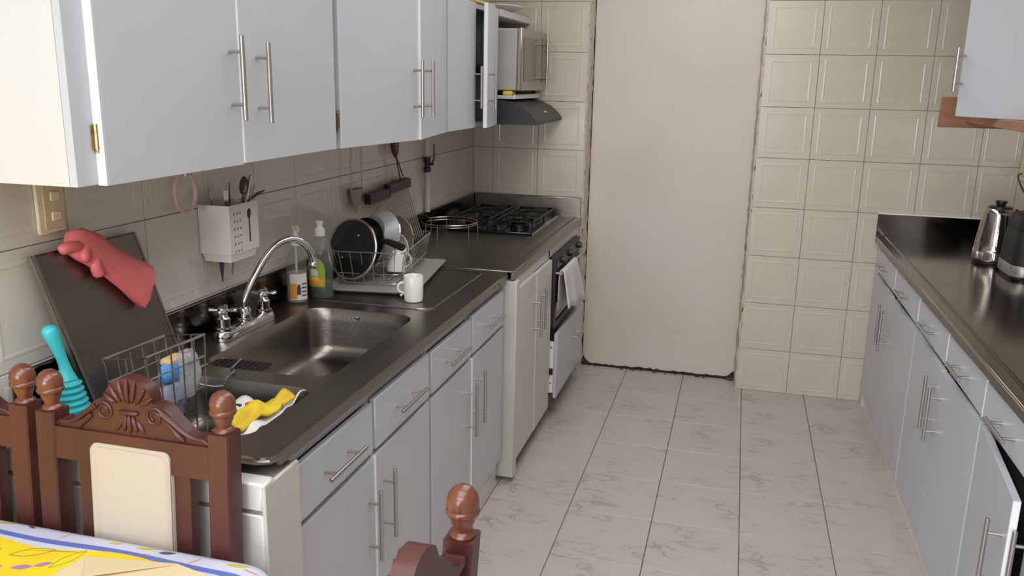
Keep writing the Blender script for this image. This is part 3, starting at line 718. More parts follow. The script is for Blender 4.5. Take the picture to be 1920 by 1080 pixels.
sp = smooth_path([(.076, -2.475, .955), (.078, -2.472, .985), (.095, -2.45, 1.045), (.118, -2.418, 1.105), (.140, -2.385, 1.142), (.165, -2.348, 1.155), (.188, -2.318, 1.142), (.203, -2.298, 1.110), (.208, -2.291, 1.075)], 5)
obj('spout', MB().tube(sp, [.0105]*len(sp), 14), 'chrome', fc)
obj('aerator', MB().lathe([(.001, 0), (.0115, 0), (.0125, .004), (.0125, .018), (.011, .02), (.001, .02)], (.2085, -2.290, 1.058), 14), 'chrome', fc)

# ------------------------------------------------------------------ sheet, glove, plunger
stl = Vector((.024, -3.175, 1.252)); stE = Vector((0, .322, 0)); std = Vector((.074, .052, -.348))
ex, ey = stE.normalized(), std.normalized(); en = ex.cross(ey).normalized()
if en.x < 0: en = -en
ey2 = en.cross(ex) if en.cross(ex).z < 0 else -en.cross(ex)
sh = thing('steel_tray', 'flat stainless steel sheet tray leaning on the tiled wall with a glove over it', 'tray', stl+std*1+stE*.5)
def P2(u, v, t=0): return stl+stE*u+std*v+en*t
def slab(u0, u1, v0, v1, t0, t1):
    return MB().add([P2(u, v, t) for t in (t0, t1) for u, v in ((u0, v0), (u1, v0), (u1, v1), (u0, v1))], [(0, 1, 2, 3), (4, 5, 6, 7), (0, 1, 5, 4), (1, 2, 6, 5), (2, 3, 7, 6), (3, 0, 4, 7)])
obj('sheet', slab(0, 1, 0, 1, 0, .004), 'sheet', sh)
for a in ((0, .022, 0, 1), (.978, 1, 0, 1)): obj('folded_rim', slab(*a, -.012, .0055), 'fascia', sh)
obj('folded_rim', slab(.022, .978, 0, .012, -.010, .0045), 'steel_dark', sh)
def glove():
    t = thing('rubber_glove', 'coral pink rubber glove draped over the leaning steel sheet', 'glove', P2(.45, .1, .02))
    path = [(.30, -.03, .010, .024, .012), (.37, -.005, .018, .038, .016), (.46, .055, .022, .042, .019), (.56, .145, .022, .040, .018), (.67, .245, .021, .045, .019), (.78, .34, .019, .053, .021), (.84, .385, .018, .056, .021)]
    C = [P2(u, v, tt) for u, v, tt, a, b in path]; rings = []
    n = 20
    for i, (u, v, tt, a, b) in enumerate(path):
        tg = (C[min(i+1, len(C)-1)]-C[max(i-1, 0)]).normalized(); sd = en.cross(tg).normalized()
        rings.append([C[i]+en*(b*.2)+sd*a*cos(2*pi*k/n)*(1+.06*sin(3*k+i))+en*b*sin(2*pi*k/n)*(1+.12*sin(5*k+2*i)) for k in range(n)])
    inner = [[C[-1-j]+(p-C[-1-j])*.92 for p in rings[-1-j]] for j in range(3)]
    obj('body', MB().loft(rings+inner, True, True), 'glove', t, ang=80)
    mb = MB()
    for pts, r in (([(.38, .015, .022), (.30, .0, .026), (.24, .0, .022), (.20, .012, .012)], .0115), ([(.44, .08, .030), (.41, .14, .030), (.415, .19, .027), (.43, .215, .024)], .0120), ([(.38, .03, .030), (.34, .07, .032), (.345, .11, .030)], .0110)):
        pp = smooth_path([P2(*q) for q in pts], 4); m = len(pp)
        mb.tube(pp, [r*1.15*(1 if i < m-3 else (.93, .72, .25)[i-(m-3)]) for i in range(m)], 10)
    obj('finger', mb, 'glove', t, ang=80)
glove()
plg = thing('bellows_plunger', 'turquoise rubber bellows plunger standing behind the steel sheet', 'plunger', (.095, -3.185, ZC))
cx = (.085, -3.178, ZC+.001)
pf = [(.001, 0), (.040, 0)]
for i in range(6): pf += [(.043-.003*i, .004+.0135*i), (.045-.003*i, .008+.0135*i), (.036-.003*i, .0135+.0135*i)]
obj('bellows', MB().lathe(pf+[(.016, .088), (.001, .09)], cx, 22), 'teal', plg)
gp = [Vector(cx)+Vector(q) for q in ((0, 0, .085), (-.001, .0, .11), (-.006, -.004, .14), (-.012, -.010, .175), (-.016, -.014, .195), (-.018, -.016, .208))]
obj('grip', MB().tube(smooth_path(gp, 3), [.022, .019, .015, .0125, .0115, .011, .0115, .012, .0135, .0150, .0165, .017, .0168, .0155, .012, .005][:16], 14), 'teal', plg)

# ------------------------------------------------------------------ switch, ring, cutlery holder
sw = thing('light_switch', 'cream plastic light switch plate under the white cabinet end', 'switch', (0, -3.085, 1.29))
obj('plate', B(.001, .010, -3.128, -3.052, 1.287, 1.405, b=.003), 'cream_lt', sw)
obj('insert', B(.0102, .013, -3.112, -3.060, 1.297, 1.397, b=.001), 'cream_pl', sw)
for z in (1.325, 1.368): obj('rocker', B(.0132, .018, -3.096, -3.070, z-.010, z+.010, b=.002), 'cream_lt', sw)
rg = thing('hanging_ring', 'pale pink rubber ring hanging from a hook under the wall cabinet', 'ring', (.03, -2.64, 1.27))
obj('ring', MB().tube([(.03+.006*cos(a), -2.648+.036*cos(a), 1.325+.052*sin(a)) for a in [2*pi*i/32 for i in range(32)]], .0058, 8, True), 'pinkring', rg)
obj('hook', MB().tube([(.004, -2.648, 1.395), (.03, -2.648, 1.395), (.036, -2.648, 1.385), (.034, -2.648, 1.368)], .0035, 8), 'white_pl', rg)
cd = thing('cutlery_holder', 'white plastic wall-mounted cutlery holder with punched holes above the faucet', 'holder', (.05, -2.487, 1.115))
y0, y1, z0, z1 = -2.560, -2.415, 1.118, 1.279
holes = [circle(-.048+.015*i, .055-.0215*j, .0042, 10) for i in range(3) for j in range(6)]
spoon = [(.028+.0125*cos(a), .047+.0155*sin(a)) for a in [radians(-65+i*(310/14)) for i in range(15)]]
spoon = [(.028+.0125*sin(radians(a)), .047+.0155*cos(radians(a))) for a in range(-155, 156, 22)]
spoon = spoon+[(.0335, -.035), (.0225, -.035)]
w2 = (y1-y0)/2; hh = (z1-z0)/2
fpl = plate(rrect(-w2, w2, -hh+.022, hh, .006), holes+[spoon], .003)
mtx = Matrix.Translation((.098, (y0+y1)/2, (z0+z1)/2)) @ Matrix(((0, 0, 1, 0), (1, 0, 0, 0), (0, 1, 0, 0), (0, 0, 0, 1)))
obj('front', MB().join(fpl, mtx), 'white_pl', cd)
bx = MB(); bx.box(.004, .098, y0, y0+.003, z0+.022, z1, b=.001); bx.box(.004, .098, y1-.003, y1, z0+.022, z1, b=.001); bx.box(.002, .004, y0, y1, z0+.022, z1)
obj('shell', bx, 'white_pl', cd)
rr = rrect(.003, .100, y0, y1, .008); rr2 = rrect(.006, .094, y0+.006, y1-.006, .008)
obj('drip_cup', MB().loft([[(x, y, z0+.0235) for x, y in rr], [(x, y, z0+.004) for x, y in rr2], [(x, y, z0) for x, y in rr2]]), 'white_pl', cd)
def spoon_mb(base, tip, bowl=True, r=.0045, wd=.013):
    P0, P1 = Vector(base), Vector(tip); mb = MB(); d = (P1-P0).normalized(); L = (P1-P0).length
    mb.tube([P0, P0+d*L*.4, P0+d*L*.72], [r*.8, r*.8, r*.6], 8)
    if bowl:
        q = d.to_track_quat('Z', 'Y').to_matrix()
        mb.ball(P0+d*(L*.72+.024), wd*.95, .004, .028, 12, 8, Matrix(q).to_4x4() if False else q.to_4x4())
    else: mb.tube([P0+d*L*.7, P0+d*L*.99, P1], [r*.8, r*1.1, r*.4], 8)
    return mb
def place(name, mb, mt, label, cat): return tag(obj(name, mb, mt), label, cat, 'cutlery in the wall holder')
place('spoon', spoon_mb((.05, -2.53, 1.15), (.03, -2.545, 1.325)), 'cutl', 'steel spoon standing at the wall side of the cutlery holder', 'spoon')
fk = MB(); fk.tube([(.06, -2.505, 1.15), (.058, -2.505, 1.265), (.058, -2.505, 1.285)], [.004, .004, .006], 8)
for i in range(4): fk.tube([(.058, -2.5125+.005*i, 1.285), (.057, -2.514+.006*i, 1.315)], .0017, 6)
fk.box(.0565, .0595, -2.515, -2.495, 1.278, 1.288, b=.001)
place('fork', fk, 'cutl', 'steel fork with its tines up in the cutlery holder', 'fork')
place('table_knife', MB().tube([(.05, -2.485, 1.15), (.05, -2.478, 1.25), (.05, -2.472, 1.335)], [.003, .0045, .0015], 8, sq=.4), 'bronze', 'thin dark table knife upright in the cutlery holder', 'knife')
place('serving_spoon', spoon_mb((.06, -2.455, 1.14), (.058, -2.405, 1.355), True, .005, .015), 'bronze', 'dark serving spoon leaning up and out of the cutlery holder', 'spoon')
place('knife_handle', MB().tube([(.065, -2.46, 1.14), (.066, -2.43, 1.24), (.068, -2.39, 1.345), (.068, -2.389, 1.347)], [.005, .0065, .0072, .004], 10), 'chrome', 'shiny tubular steel knife handle leaning out of the cutlery holder', 'knife')  # only the handle of a knife is built
place('spatula', MB().tube([(.075, -2.46, 1.15), (.076, -2.425, 1.25), (.078, -2.385, 1.318)], [.004, .005, .006], 8, sq=.5), 'cutl', 'slim steel spatula grip in the cutlery holder, behind the shiny knife handle', 'spatula')
place('butter_knife', MB().tube([(.075, -2.46, 1.2), (.078, -2.425, 1.275), (.082, -2.38, 1.292), (.085, -2.345, 1.298)], [.0035, .0045, .0055, .002], 8, sq=.5), 'bronze', 'dark butter knife lying nearly flat out of the cutlery holder', 'knife')
def blade(y, x, mt, label, tip, w):
    mb = MB().add([(x, y-w, 1.118), (x, y+w, 1.118), (x+.002, y+w, 1.118), (x+.002, y-w, 1.118), (x, y-w*.4+.004, tip), (x, y-w*.4+.007, tip), (x+.001, y-w*.4+.007, tip), (x+.001, y-w*.4+.004, tip)],
                  [(0, 1, 2, 3), (4, 5, 6, 7), (0, 1, 5, 4), (1, 2, 6, 5), (2, 3, 7, 6), (3, 0, 4, 7)])
    place('knife_blade', mb, mt, label, 'knife')  # only the blade end below the holder is built
blade(-2.535, .05, 'navy', 'dark blue knife blade poking out below the cutlery holder', 1.055, .012)
blade(-2.500, .06, 'cutl', 'steel knife blade poking out below the cutlery holder', 1.068, .013)

# ------------------------------------------------------------------ soap bottles
sb = thing('soap_dispenser', 'clear plastic pump soap dispenser with an orange and white label by the tiled wall', 'bottle', (.062, -2.135, ZC))
c = (.062, -2.135, ZC+.0008)
obj('bottle', MB().lathe([(.001, 0), (.033, 0), (.035, .004), (.035, .115), (.033, .122), (.035, .128), (.034, .14), (.026, .165), (.014, .185), (.013, .195), (.001, .196)], c, 22), 'clear', sb)
obj('liquid', MB().lathe([(.001, .003), (.031, .003), (.032, .006), (.032, .10), (.001, .10)], c, 20), 'liquid', sb)
obj('pump_tube', MB().tube([Vector(c)+Vector((0, 0, .02)), Vector(c)+Vector((0, 0, .2))], .004, 8), 'white_pl', sb)
pm = MB().lathe([(.001, .19), (.016, .19), (.017, .20), (.017, .214), (.013, .222), (.008, .23), (.006, .24), (.011, .245), (.012, .256), (.001, .258)], c, 16)
pm.tube([Vector(c)+Vector((0, 0, .251)), Vector(c)+Vector((.02, -.02, .252)), Vector(c)+Vector((.03, -.03, .246))], [.006, .005, .004], 8)
obj('pump', pm, 'white_pl', sb)
def label(parent, c, r, a0, a1, z0, z1, mt, sy=1, name='label', shape=None, off=.0008, sx=1):
    n = 10; mb = MB()
    def fn(u, v):
        a = radians(a0+(a1-a0)*u); z = z0+(z1-z0)*v
        if shape: a, z = shape(u, v, a, z)
        return (c[0]+(r+off)*sx*cos(a), c[1]+(r+off)*sy*sin(a), c[2]+z)
    mb.grid(fn, n, 8)
    return obj(name, mb, mt, parent, fix=False)
def dome(a0, a1):                                # rounded-top label
    def f(u, v, a, z):
        s = 1 if v < .55 else math.sqrt(max(.02, 1-((v-.55)/.45)**2)); m = radians((a0+a1)/2)
        return m+(a-m)*s, z
    return f
label(sb, c, .035, -100, 0, .012, .10, 'lab_white')
label(sb, c, .035, -98, -62, .016, .068, 'lab_orange', off=.0014); label(sb, c, .035, -62, -42, .03, .066, 'lab_dark', off=.0014, shape=dome(-62, -42))
for i in range(4): label(sb, c, .035, -36, -6, .024+.013*i, .029+.013*i, 'lab_dark', off=.0014)
gbt = thing('detergent_bottle', 'clear bottle of green dish detergent with a yellow-green label beside the dish rack', 'bottle', (.105, -2.06, ZC))
c = (.108, -2.052, ZC+.0008)
Sx, Sy = 1.0, .72
obj('bottle', MB().lathe([(.001, 0), (.040, 0), (.043, .005), (.042, .06), (.044, .11), (.046, .145), (.040, .175), (.026, .200), (.015, .212), (.014, .225), (.001, .226)], c, 26, sx=Sx, sy=Sy), 'clear', gbt)
obj('liquid', MB().lathe([(.001, .003), (.038, .003), (.040, .006), (.0395, .055), (.001, .056)], c, 22, sx=Sx, sy=Sy), 'green', gbt)
obj('cap', MB().lathe([(.001, .212), (.018, .212), (.018, .235), (.011, .240), (.009, .247), (.013, .252), (.014, .262), (.001, .264)], c, 18), 'lab_white', gbt)
label(gbt, c, .043, -150, -52, .040, .145, 'lab_green', sy=Sy, shape=dome(-150, -52), off=.002)
label(gbt, c, .043, -140, -62, .046, .068, 'lab_orange', sy=Sy, off=.003); label(gbt, c, .043, -135, -80, .062, .076, 'lab_yellow', sy=Sy, off=.0035)
label(gbt, c, .043, -126, -84, .078, .102, 'lab_white', sy=Sy, off=.003, shape=dome(-126, -84)); label(gbt, c, .043, -130, -90, .118, .138, 'lab_yellow', sy=Sy, off=.003, shape=dome(-130, -90))

# ------------------------------------------------------------------ dish rack, its tray and contents
RZ = radians(8.5)
dt = thing('drip_tray', 'grey plastic drip tray under the wire dish rack', 'tray', (.205, -1.70, ZC+.002), local=True, rotz=RZ)
o_ = rrect(-.165, .165, -.285, .285, .02); i_ = rrect(-.150, .150, -.270, .270, .015)
obj('tray', MB().loft([[(x, y, .001) for x, y in i_], [(x, y, .010) for x, y in o_], [(x*1.02, y*1.012, .012) for x, y in o_], [(x*1.02, y*1.012, .014) for x, y in o_], [(x, y, .014) for x, y in i_], [(x*.97, y*.98, .006) for x, y in i_]]), 'trayp', dt)
dr = thing('dish_rack', 'chrome wire dish rack with pan lid, pans and plates on the drainboard', 'rack', (.175, -1.675, ZC+.009), local=True, rotz=RZ)
def ring(hx, hy, z, r): return [(x, y, z) for x, y in rrect(-hx, hx, -hy, hy, r)]
wr_ = MB(); wr_.tube(ring(.135, .235, .125, .03), .0024, 6, True); obj('rim', wr_, 'wire', dr)
wr_ = MB(); wr_.tube(ring(.112, .21, .008, .03), .002, 6, True); wr_.tube(ring(.122, .222, .045, .03), .0016, 6, True); obj('hoop', wr_, 'wire', dr)
wr_ = MB()
for i in range(17):
    y = -.20+.025*i
    wr_.tube([(.134, y*1.1, .125), (.112, y, .007), (-.112, y, .007), (-.134, y*1.1, .125)], .0014, 5)
for i in range(6):
    x = -.09+.036*i
    wr_.tube([(x*1.15, -.234, .125), (x, -.209, .009), (x, .209, .009), (x*1.15, .234, .125)], .0015, 5)
obj('wires', wr_, 'wire', dr)
DR = Matrix.Translation((.175, -1.675, ZC+.007)) @ Matrix.Rotation(RZ, 4, 'Z')
def disc_frame(c, yaw, tilt):                   # local z axis = disc normal
    return Matrix.Translation(c) @ Matrix.Rotation(radians(yaw), 4, 'Z') @ Matrix.Rotation(radians(90+tilt), 4, 'X')
F = disc_frame((.135, -1.865, 1.034), -14, -14)
ld = thing('pan_lid', 'round smoked glass pan lid with a steel rim leaning in the dish rack', 'lid', (.135, -1.865, .92))
obj('glass', MB().lathe([(.001, .018), (.05, .015), (.085, .008), (.104, .001), (.104, -.001), (.085, .005), (.05, .012), (.001, .015)], n=36, mtx=F), 'clear_lid', ld)
obj('rim', MB().tube([F @ Vector((.107*cos(2*pi*i/40), .107*sin(2*pi*i/40), 0)) for i in range(40)], .005, 8, True), 'handle', ld)
for q in ((.035, .05), (-.025, -.035)): obj('rivet', MB().ball(F @ Vector((q[0], q[1], .017)), .004, .004, .004, 8, 6), 'chrome', ld)
F = disc_frame((.155, -1.80, 1.035), -20, -22)
fp = thing('frying_pan', 'black frying pan with a long handle standing behind the pan lid', 'pan', (.15, -1.80, .92))
obj('body', MB().lathe([(.001, -.02), (.08, -.02), (.10, .015), (.103, .016), (.098, .012), (.079, -.016), (.001, -.016)], n=32, mtx=F), 'pan', fp)
obj('handle', MB().tube([(.235, -1.818, 1.062), (.262, -1.83, 1.062), (.295, -1.843, 1.056), (.326, -1.852, 1.048), (.329, -1.853, 1.047)], [.010, .014, .016, .016, .008], 10, sq=.8), 'pan', fp)
F = disc_frame((.172, -1.715, 1.06), -24, -20)
sp_ = thing('saucepan', 'grey saucepan tipped on its side in the dish rack behind the black pan', 'pan', (.17, -1.72, .92))
obj('body', MB().lathe([(.001, .03), (.065, .03), (.085, .01), (.097, -.012), (.10, -.012), (.087, .014), (.067, .036), (.001, .036)], n=28, mtx=F), 'pan_grey', sp_)
obj('rim_ring', MB().tube([F @ Vector((.0985*cos(2*pi*i/36), .0985*sin(2*pi*i/36), -.012)) for i in range(36)], .003, 6, True), 'chrome', sp_)
F = disc_frame((.19, -1.575, 1.015), -20, -12)
prof_d = [(.001, 0), (.055, 0), (.06, .004), (.095, .016), (.10, .02), (.098, .023), (.09, .018), (.056, .008), (.001, .006)]
pp = thing('dinner_plate', 'brown glass plate standing upright in the dish rack', 'plate', (.19, -1.60, .92)); obj('dish', MB().lathe(prof_d, n=32, mtx=F), 'plate_grey', pp)
F = disc_frame((.205, -1.625, .985), -16, -14)
pp = thing('saucer', 'small white saucer standing upright between the grey pan and the brown plate', 'plate', (.205, -1.66, .92)); obj('dish', MB().lathe([(r*.72, z*.8) for r, z in prof_d], n=28, mtx=F), 'plate', pp)
F = Matrix.Translation((.235, -1.70, .925)) @ Matrix.Rotation(radians(-8), 4, 'X')
cm = thing('coffee_mug', 'white coffee mug drying inside the dish rack', 'mug', (.235, -1.70, .92))
obj('cup', MB().lathe([(.001, .09), (.034, .09), (.036, .085), (.036, 0), (.033, 0), (.033, .085), (.001, .086)], n=24, mtx=F), 'white', cm)
obj('handle', MB().tube([F @ Vector((.034+.026*sin(a), -.004, .045+.026*cos(a))) for a in [pi*i/10 for i in range(11)]], .005, 8), 'white', cm)
# white mug with the broken handle
wm = thing('white_mug', 'white mug with a broken handle standing on the drainboard', 'mug', (.425, -2.005, ZC))
c = (.425, -2.005, ZC+.0008)
obj('cup', MB().lathe([(.001, 0), (.028, 0), (.031, .003), (.0325, .02), (.0335, .086), (.0325, .088), (.031, .086), (.030, .02), (.026, .006), (.001, .006)], c, 28), 'white', wm)
hv = Vector((-.95, -.30, 0))
obj('handle', MB().tube([Vector(c)+hv*(.033+.020*sin(a))+Vector((0, 0, .046+.018*cos(a))) for a in [pi*i/11 for i in range(10)]]+[Vector(c)+hv*.031+Vector((0, 0, .030)), Vector(c)+hv*.044+Vector((0, 0, .018))], .0045, 8), 'white', wm)
# rack with brown rods
gr = thing('rod_rack', 'black-topped rack of thin brown rods leaning on the wall behind the dishes', 'rack', (.06, -1.28, .92))
def rp(s, v): return Vector((.035+.055*v, -1.505+.43*s+.045*v, 1.158-.235*v+.012*s))
tb = MB()
for s0, s1, dz in ((0, .47, 0), (.45, 1, .012)):
    a, b = rp(s0, -.02), rp(s1, -.02); tb.add([a+Vector((x, 0, z+dz)) for x, z in ((-.012, -.022), (.016, -.022), (.016, .016), (-.012, .020))]+[b+Vector((x, 0, z+dz)) for x, z in ((-.012, -.022), (.016, -.022), (.016, .016), (-.012, .020))], [(0, 1, 2, 3), (4, 5, 6, 7), (0, 1, 5, 4), (1, 2, 6, 5), (2, 3, 7, 6), (3, 0, 4, 7)])
obj('top_bar', tb, 'black', gr)
for i in range(20):
    s = .04+.93*i/19; obj('rod', MB().tube([rp(s, .02), rp(s, 1.0)], .0030, 6), 'rod', gr)
obj('foot_bar', MB().tube([rp(.02, 1.0), rp(.98, 1.0)], .006, 8), 'black', gr)

# ------------------------------------------------------------------ hanging tools, gas valve
cs = thing('coffee_sock', 'cloth coffee strainer hanging on a long wire loop against the tiles', 'strainer', (.02, -1.58, 1.11))
loop = [(.022, -1.575+.052*sin(a), 1.29+.165*cos(a)) for a in [2*pi*i/36 for i in range(36)]]
obj('wire_loop', MB().tube(loop, .0032, 6, True), 'cordw', cs)
obj('cloth_bag', MB().lathe([(.004, 0), (.020, .025), (.036, .06), (.046, .095), (.043, .095), (.030, .06), (.004, .01)], (.024, -1.585, 1.118), 20, sx=.45, sy=1), 'sock', cs)
tg = thing('hanging_tongs', 'dark-handled kitchen tongs hanging under the wall cabinet', 'tongs', (.03, -1.21, 1.19))
tm = MB()
for s, m in ((-1, 'tong'), (1, 'tong')):
    obj('grip', MB().tube([(.03, -1.215+s*.026, 1.43), (.03, -1.213+s*.024, 1.38), (.03, -1.205+s*.014, 1.33), (.03, -1.200+s*.004, 1.305)], [.010, .012, .011, .005], 8), m, tg)
obj('inlay', MB().tube([(.036, -1.212, 1.43), (.036, -1.210, 1.37), (.034, -1.203, 1.32)], [.012, .010, .004], 8), 'tong2', tg)
tm.tube([(.03, -1.201, 1.315), (.032, -1.155, 1.205)], .003, 6); tm.tube([(.03, -1.199, 1.315), (.032, -1.125, 1.215)], .003, 6)
obj('prong', tm, 'bronze', tg)
gv = thing('gas_valve', 'white gas pipe with a black shut-off valve on the tiled wall', 'valve', (.02, -.79, 1.0))
obj('pipe', MB().tube([(.02, -.79, 1.010), (.02, -.79, 1.205)], .0125, 12), 'pvc', gv)
obj('pipe', MB().tube([(.02, -.79, 1.27), (.02, -.79, 1.60)], .009, 10), 'pvc', gv)
obj('valve_body', MB().lathe([(.001, 1.20), (.016, 1.20), (.018, 1.206), (.018, 1.222), (.014, 1.226), (.014, 1.245), (.018, 1.25), (.018, 1.272), (.001, 1.275)], (.02, -.79, 0), 8), 'black', gv)
vk = MB().tube([(.02, -.775, 1.235), (.028, -.74, 1.235)], .008, 8); obj('valve_stem', vk, 'black', gv)
obj('lever', MB().tube([(.028, -.745, 1.235), (.03, -.725, 1.262), (.03, -.722, 1.275), (.03, -.722, 1.325)], .005, 6, sq=.6), 'copper', gv)

# ------------------------------------------------------------------ near bowl: wire caddy, cloths, packets
wc_ = thing('sink_caddy', 'chrome wire sink caddy standing in the small bowl', 'caddy', (.21, -3.02, .77))
q0 = [(.158, -3.150), (.168, -2.955), (.250, -2.918), (.236, -3.11)]
q1 = [(.180, -3.13), (.186, -2.955), (.248, -2.93), (.238, -3.10)]
def qp(u, z):
    u = u % 4; i = int(u); t = u-i; a0, a1 = Vector(q0[i]), Vector(q0[(i+1) % 4]); b0, b1 = Vector(q1[i]), Vector(q1[(i+1) % 4]); w = (z-.775)/(1.028-.775)
    p = (a0.lerp(a1, t))*w+(b0.lerp(b1, t))*(1-w); return (p.x, p.y, z)
cw = MB()
for z, r in ((1.028, .0032), (.975, .002), (.90, .0016), (.82, .0016), (.775, .0024)): cw.tube([qp(i, z) for i in range(4)], r, 6, True)
obj('hoops', cw, 'wire', wc_)
cw = MB()
for u in (0, .2, .4, .6, .8, 1, 1.33, 1.66, 2, 2.2, 2.4, 2.6, 2.8, 3, 3.5): cw.tube([qp(u, 1.028), qp(u, .775)], .0021, 5)
obj('uprights', cw, 'wire', wc_)
cw = MB()
for u in (.2, .4, .6, .8): cw.tube([qp(u, .775), qp(3-u, .775)], .0016, 5)
obj('base_wires', cw, 'wire', wc_)
def crumple(c, rx, ry, rz, amp, n=18, m=10, seed=1):
    R_ = random.Random(seed); ph = [R_.random()*6 for _ in range(8)]; mb = MB(); rings = []
    for i in range(m+1):
        t = pi*i/m; ring_ = []
        for k in range(n):
            a = 2*pi*k/n; d = 1+amp*(sin(3*a+ph[0]+2*t)+.7*sin(5*a+ph[1]-3*t)+.5*sin(8*a+ph[2]+5*t))*sin(t)
            ring_.append((c[0]+rx*max(sin(t), .03)*cos(a)*d, c[1]+ry*max(sin(t), .03)*sin(a)*d, c[2]-rz*cos(t)*(1+amp*sin(4*t+ph[3]))))
        rings.append(ring_)
    return mb.loft(rings)
pk = thing('sponge_packet', 'blue and tan sponge packet inside the wire sink caddy', 'packet', (.20, -3.0, .9))
obj('wrapper', crumple((.208, -2.995, .955), .020, .042, .028, .12, seed=3), 'blue', pk, ang=50)
obj('sponge', B(.192, .222, -3.015, -2.955, .972, .990, b=.006), 'tan', pk)
tag(obj('plastic_bag', crumple((.224, -2.955, .945), .023, .033, .062, .16, seed=5), 'bag', ang=25), 'clear crumpled plastic bag bulging from the wire sink caddy', 'bag')
tag(obj('scouring_pad', crumple((.215, -3.01, .885), .022, .055, .05, .09, seed=8), 'bagdark', ang=60), 'grey-blue crumpled bag at the bottom of the wire sink caddy', 'bag')
def cloth(name, mt, label, corners, zf, thick, nu=30, nv=26, wob=.004):
    def fn(u, v):
        a = Vector(corners[0]).lerp(Vector(corners[1]), u); b = Vector(corners[3]).lerp(Vector(corners[2]), u); p = a.lerp(b, v)
        return (p.x+wob*sin(v*9+u*3), p.y+wob*sin(u*11+v*4), zf(u, v, p))
    o = obj(name, MB().grid(fn, nu, nv), mt, ang=80, fix=False); m = o.modifiers.new('s', 'SOLIDIFY'); m.thickness = thick; m.offset = 1
    return tag(o, label, 'cloth')
cloth('dish_cloth', 'whitecloth', 'white dish cloth lying in the small bowl under the yellow one', [(.36, -3.145), (.498, -3.135), (.495, -2.88), (.40, -2.90)],
      lambda u, v, p: .845+.045*u+.008*sin(u*16+v*5)+.006*sin(v*18+u*4), .003)
cloth('cleaning_cloth', 'yellow', 'folded yellow cleaning cloth on the white cloth in the small bowl', [(.405, -3.13), (.475, -3.12), (.492, -2.925), (.425, -2.915)],
      lambda u, v, p: .880+.012*u+.026*math.exp(-((u-.5-.25*(v-.5))/.26)**2)*(.75+.35*sin(v*7))+.010*math.exp(-((v-.62+.3*u)/.07)**2)+.006*math.exp(-((v-.3-.4*u)/.06)**2), .006)
pk = thing('food_packet', 'white packet with a red dot in the small bowl beside the yellow cloth', 'packet', (.40, -3.0, .85))
mb = MB().grid(lambda u, v: (.335+.085*u, -3.0+.075*v-.01*u, .868+.012*sin(u*5)+.01*v), 10, 8); o = obj('wrapper', mb, 'lab_white', pk, fix=False); m = o.modifiers.new('s', 'SOLIDIFY'); m.thickness = .006
F = Matrix.Translation((.395, -2.970, .890)) @ Matrix.Rotation(radians(-14), 4, 'Y')
obj('red_dot', MB().lathe([(.001, .001), (.010, .001), (.010, -.004)], n=16, mtx=F), 'red', pk)
obj('green_stripe', B(.345, .375, -2.978, -2.970, .880, .8845), 'green', pk)
# drainer mat hung over the bowl divider
sg = thing('wire_soap_shelf', 'small black wire shelf hooked over the divider between the bowls', 'shelf', (.21, -2.73, .86))
loop = rrect(.135, .305, -2.782, -2.695, .025)
sg1 = MB().tube([(x, y, .887) for x, y in loop], .003, 6, True); obj('frame', sg1, 'bronze', sg)
sg2 = MB()
for i in range(9): sg2.tube([(.152+.017*i, -2.779, .886), (.152+.017*i, -2.698, .886)], .0022, 5)
for i in range(6): sg2.tube([(.139, -2.77+.013*i, .886), (.301, -2.77+.013*i, .886)], .0026, 5)
obj('mesh', sg2, 'black', sg)
sg3 = MB().tube(smooth_path([(.20, -2.695, .890), (.225, -2.78, .893), (.252, -2.815, .905), (.268, -2.835, .908), (.268, -2.862, .904), (.262, -2.87, .882)], 4), .0026, 6)
sg3.tube(smooth_path([(.262, -2.87, .882), (.23, -2.872, .878), (.18, -2.872, .884), (.172, -2.86, .904), (.165, -2.80, .905), (.16, -2.78, .89)], 4), .0026, 6)
obj('hook', sg3, 'wire', sg)

# ------------------------------------------------------------------ kettle, air fryer, outlet
kt = thing('electric_kettle', 'stainless steel electric kettle with a black lid knob on the right counter', 'kettle', (2.555, -.555, ZC))
c = (2.555, -.555, ZC+.0008)
KP = [(.058, .0815), (.10, .079), (.16, .071), (.21, .063), (.232, .059)]
obj('base', MB().lathe([(.001, 0), (.078, 0), (.080, .004), (.080, .010), (.001, .012)], c, 36), 'black', kt)
obj('body', MB().lathe([(.001, .013), (.083, .013), (.085, .018), (.0845, .052), (.082, .057)]+[(r, z) for z, r in KP]+[(.054, .237), (.001, .239)], c, 44), 'kettle', kt)
rb = MB()
for i in range(15):
    a = radians(205+4.6*i); p = Vector(c)+Vector((.0848*cos(a), .0848*sin(a), 0)); rb.tube([p+Vector((0, 0, .020)), p+Vector((0, 0, .050))], .0019, 6)
obj('rib', rb, 'chrome', kt)
obj('lid', MB().lathe([(.001, .238), (.047, .237), (.045, .244), (.018, .247), (.001, .247)], c, 28), 'black', kt)
obj('lid_knob', MB().lathe([(.016, .245), (.017, .250), (.023, .262), (.022, .269), (.001, .270)], c, 20), 'black', kt)
def on_body(z):
    for (z0, r0), (z1, r1) in zip(KP[:-1], KP[1:]):
        if z <= z1: break
    return r0+(r1-r0)*(z-z0)/(z1-z0)
def patch(a0, a1, z0, z1, mt, name, off, r=None):
    def fn(u, v):
        z = z0+(z1-z0)*v; rr = (r or on_body(z))+off; a = radians(a0+(a1-a0)*u); return (c[0]+rr*cos(a), c[1]+rr*sin(a), c[2]+z)
    o = obj(name, MB().grid(fn, 8, 8), mt, kt, fix=False); m = o.modifiers.new('s', 'SOLIDIFY'); m.thickness = .002; m.offset = -1
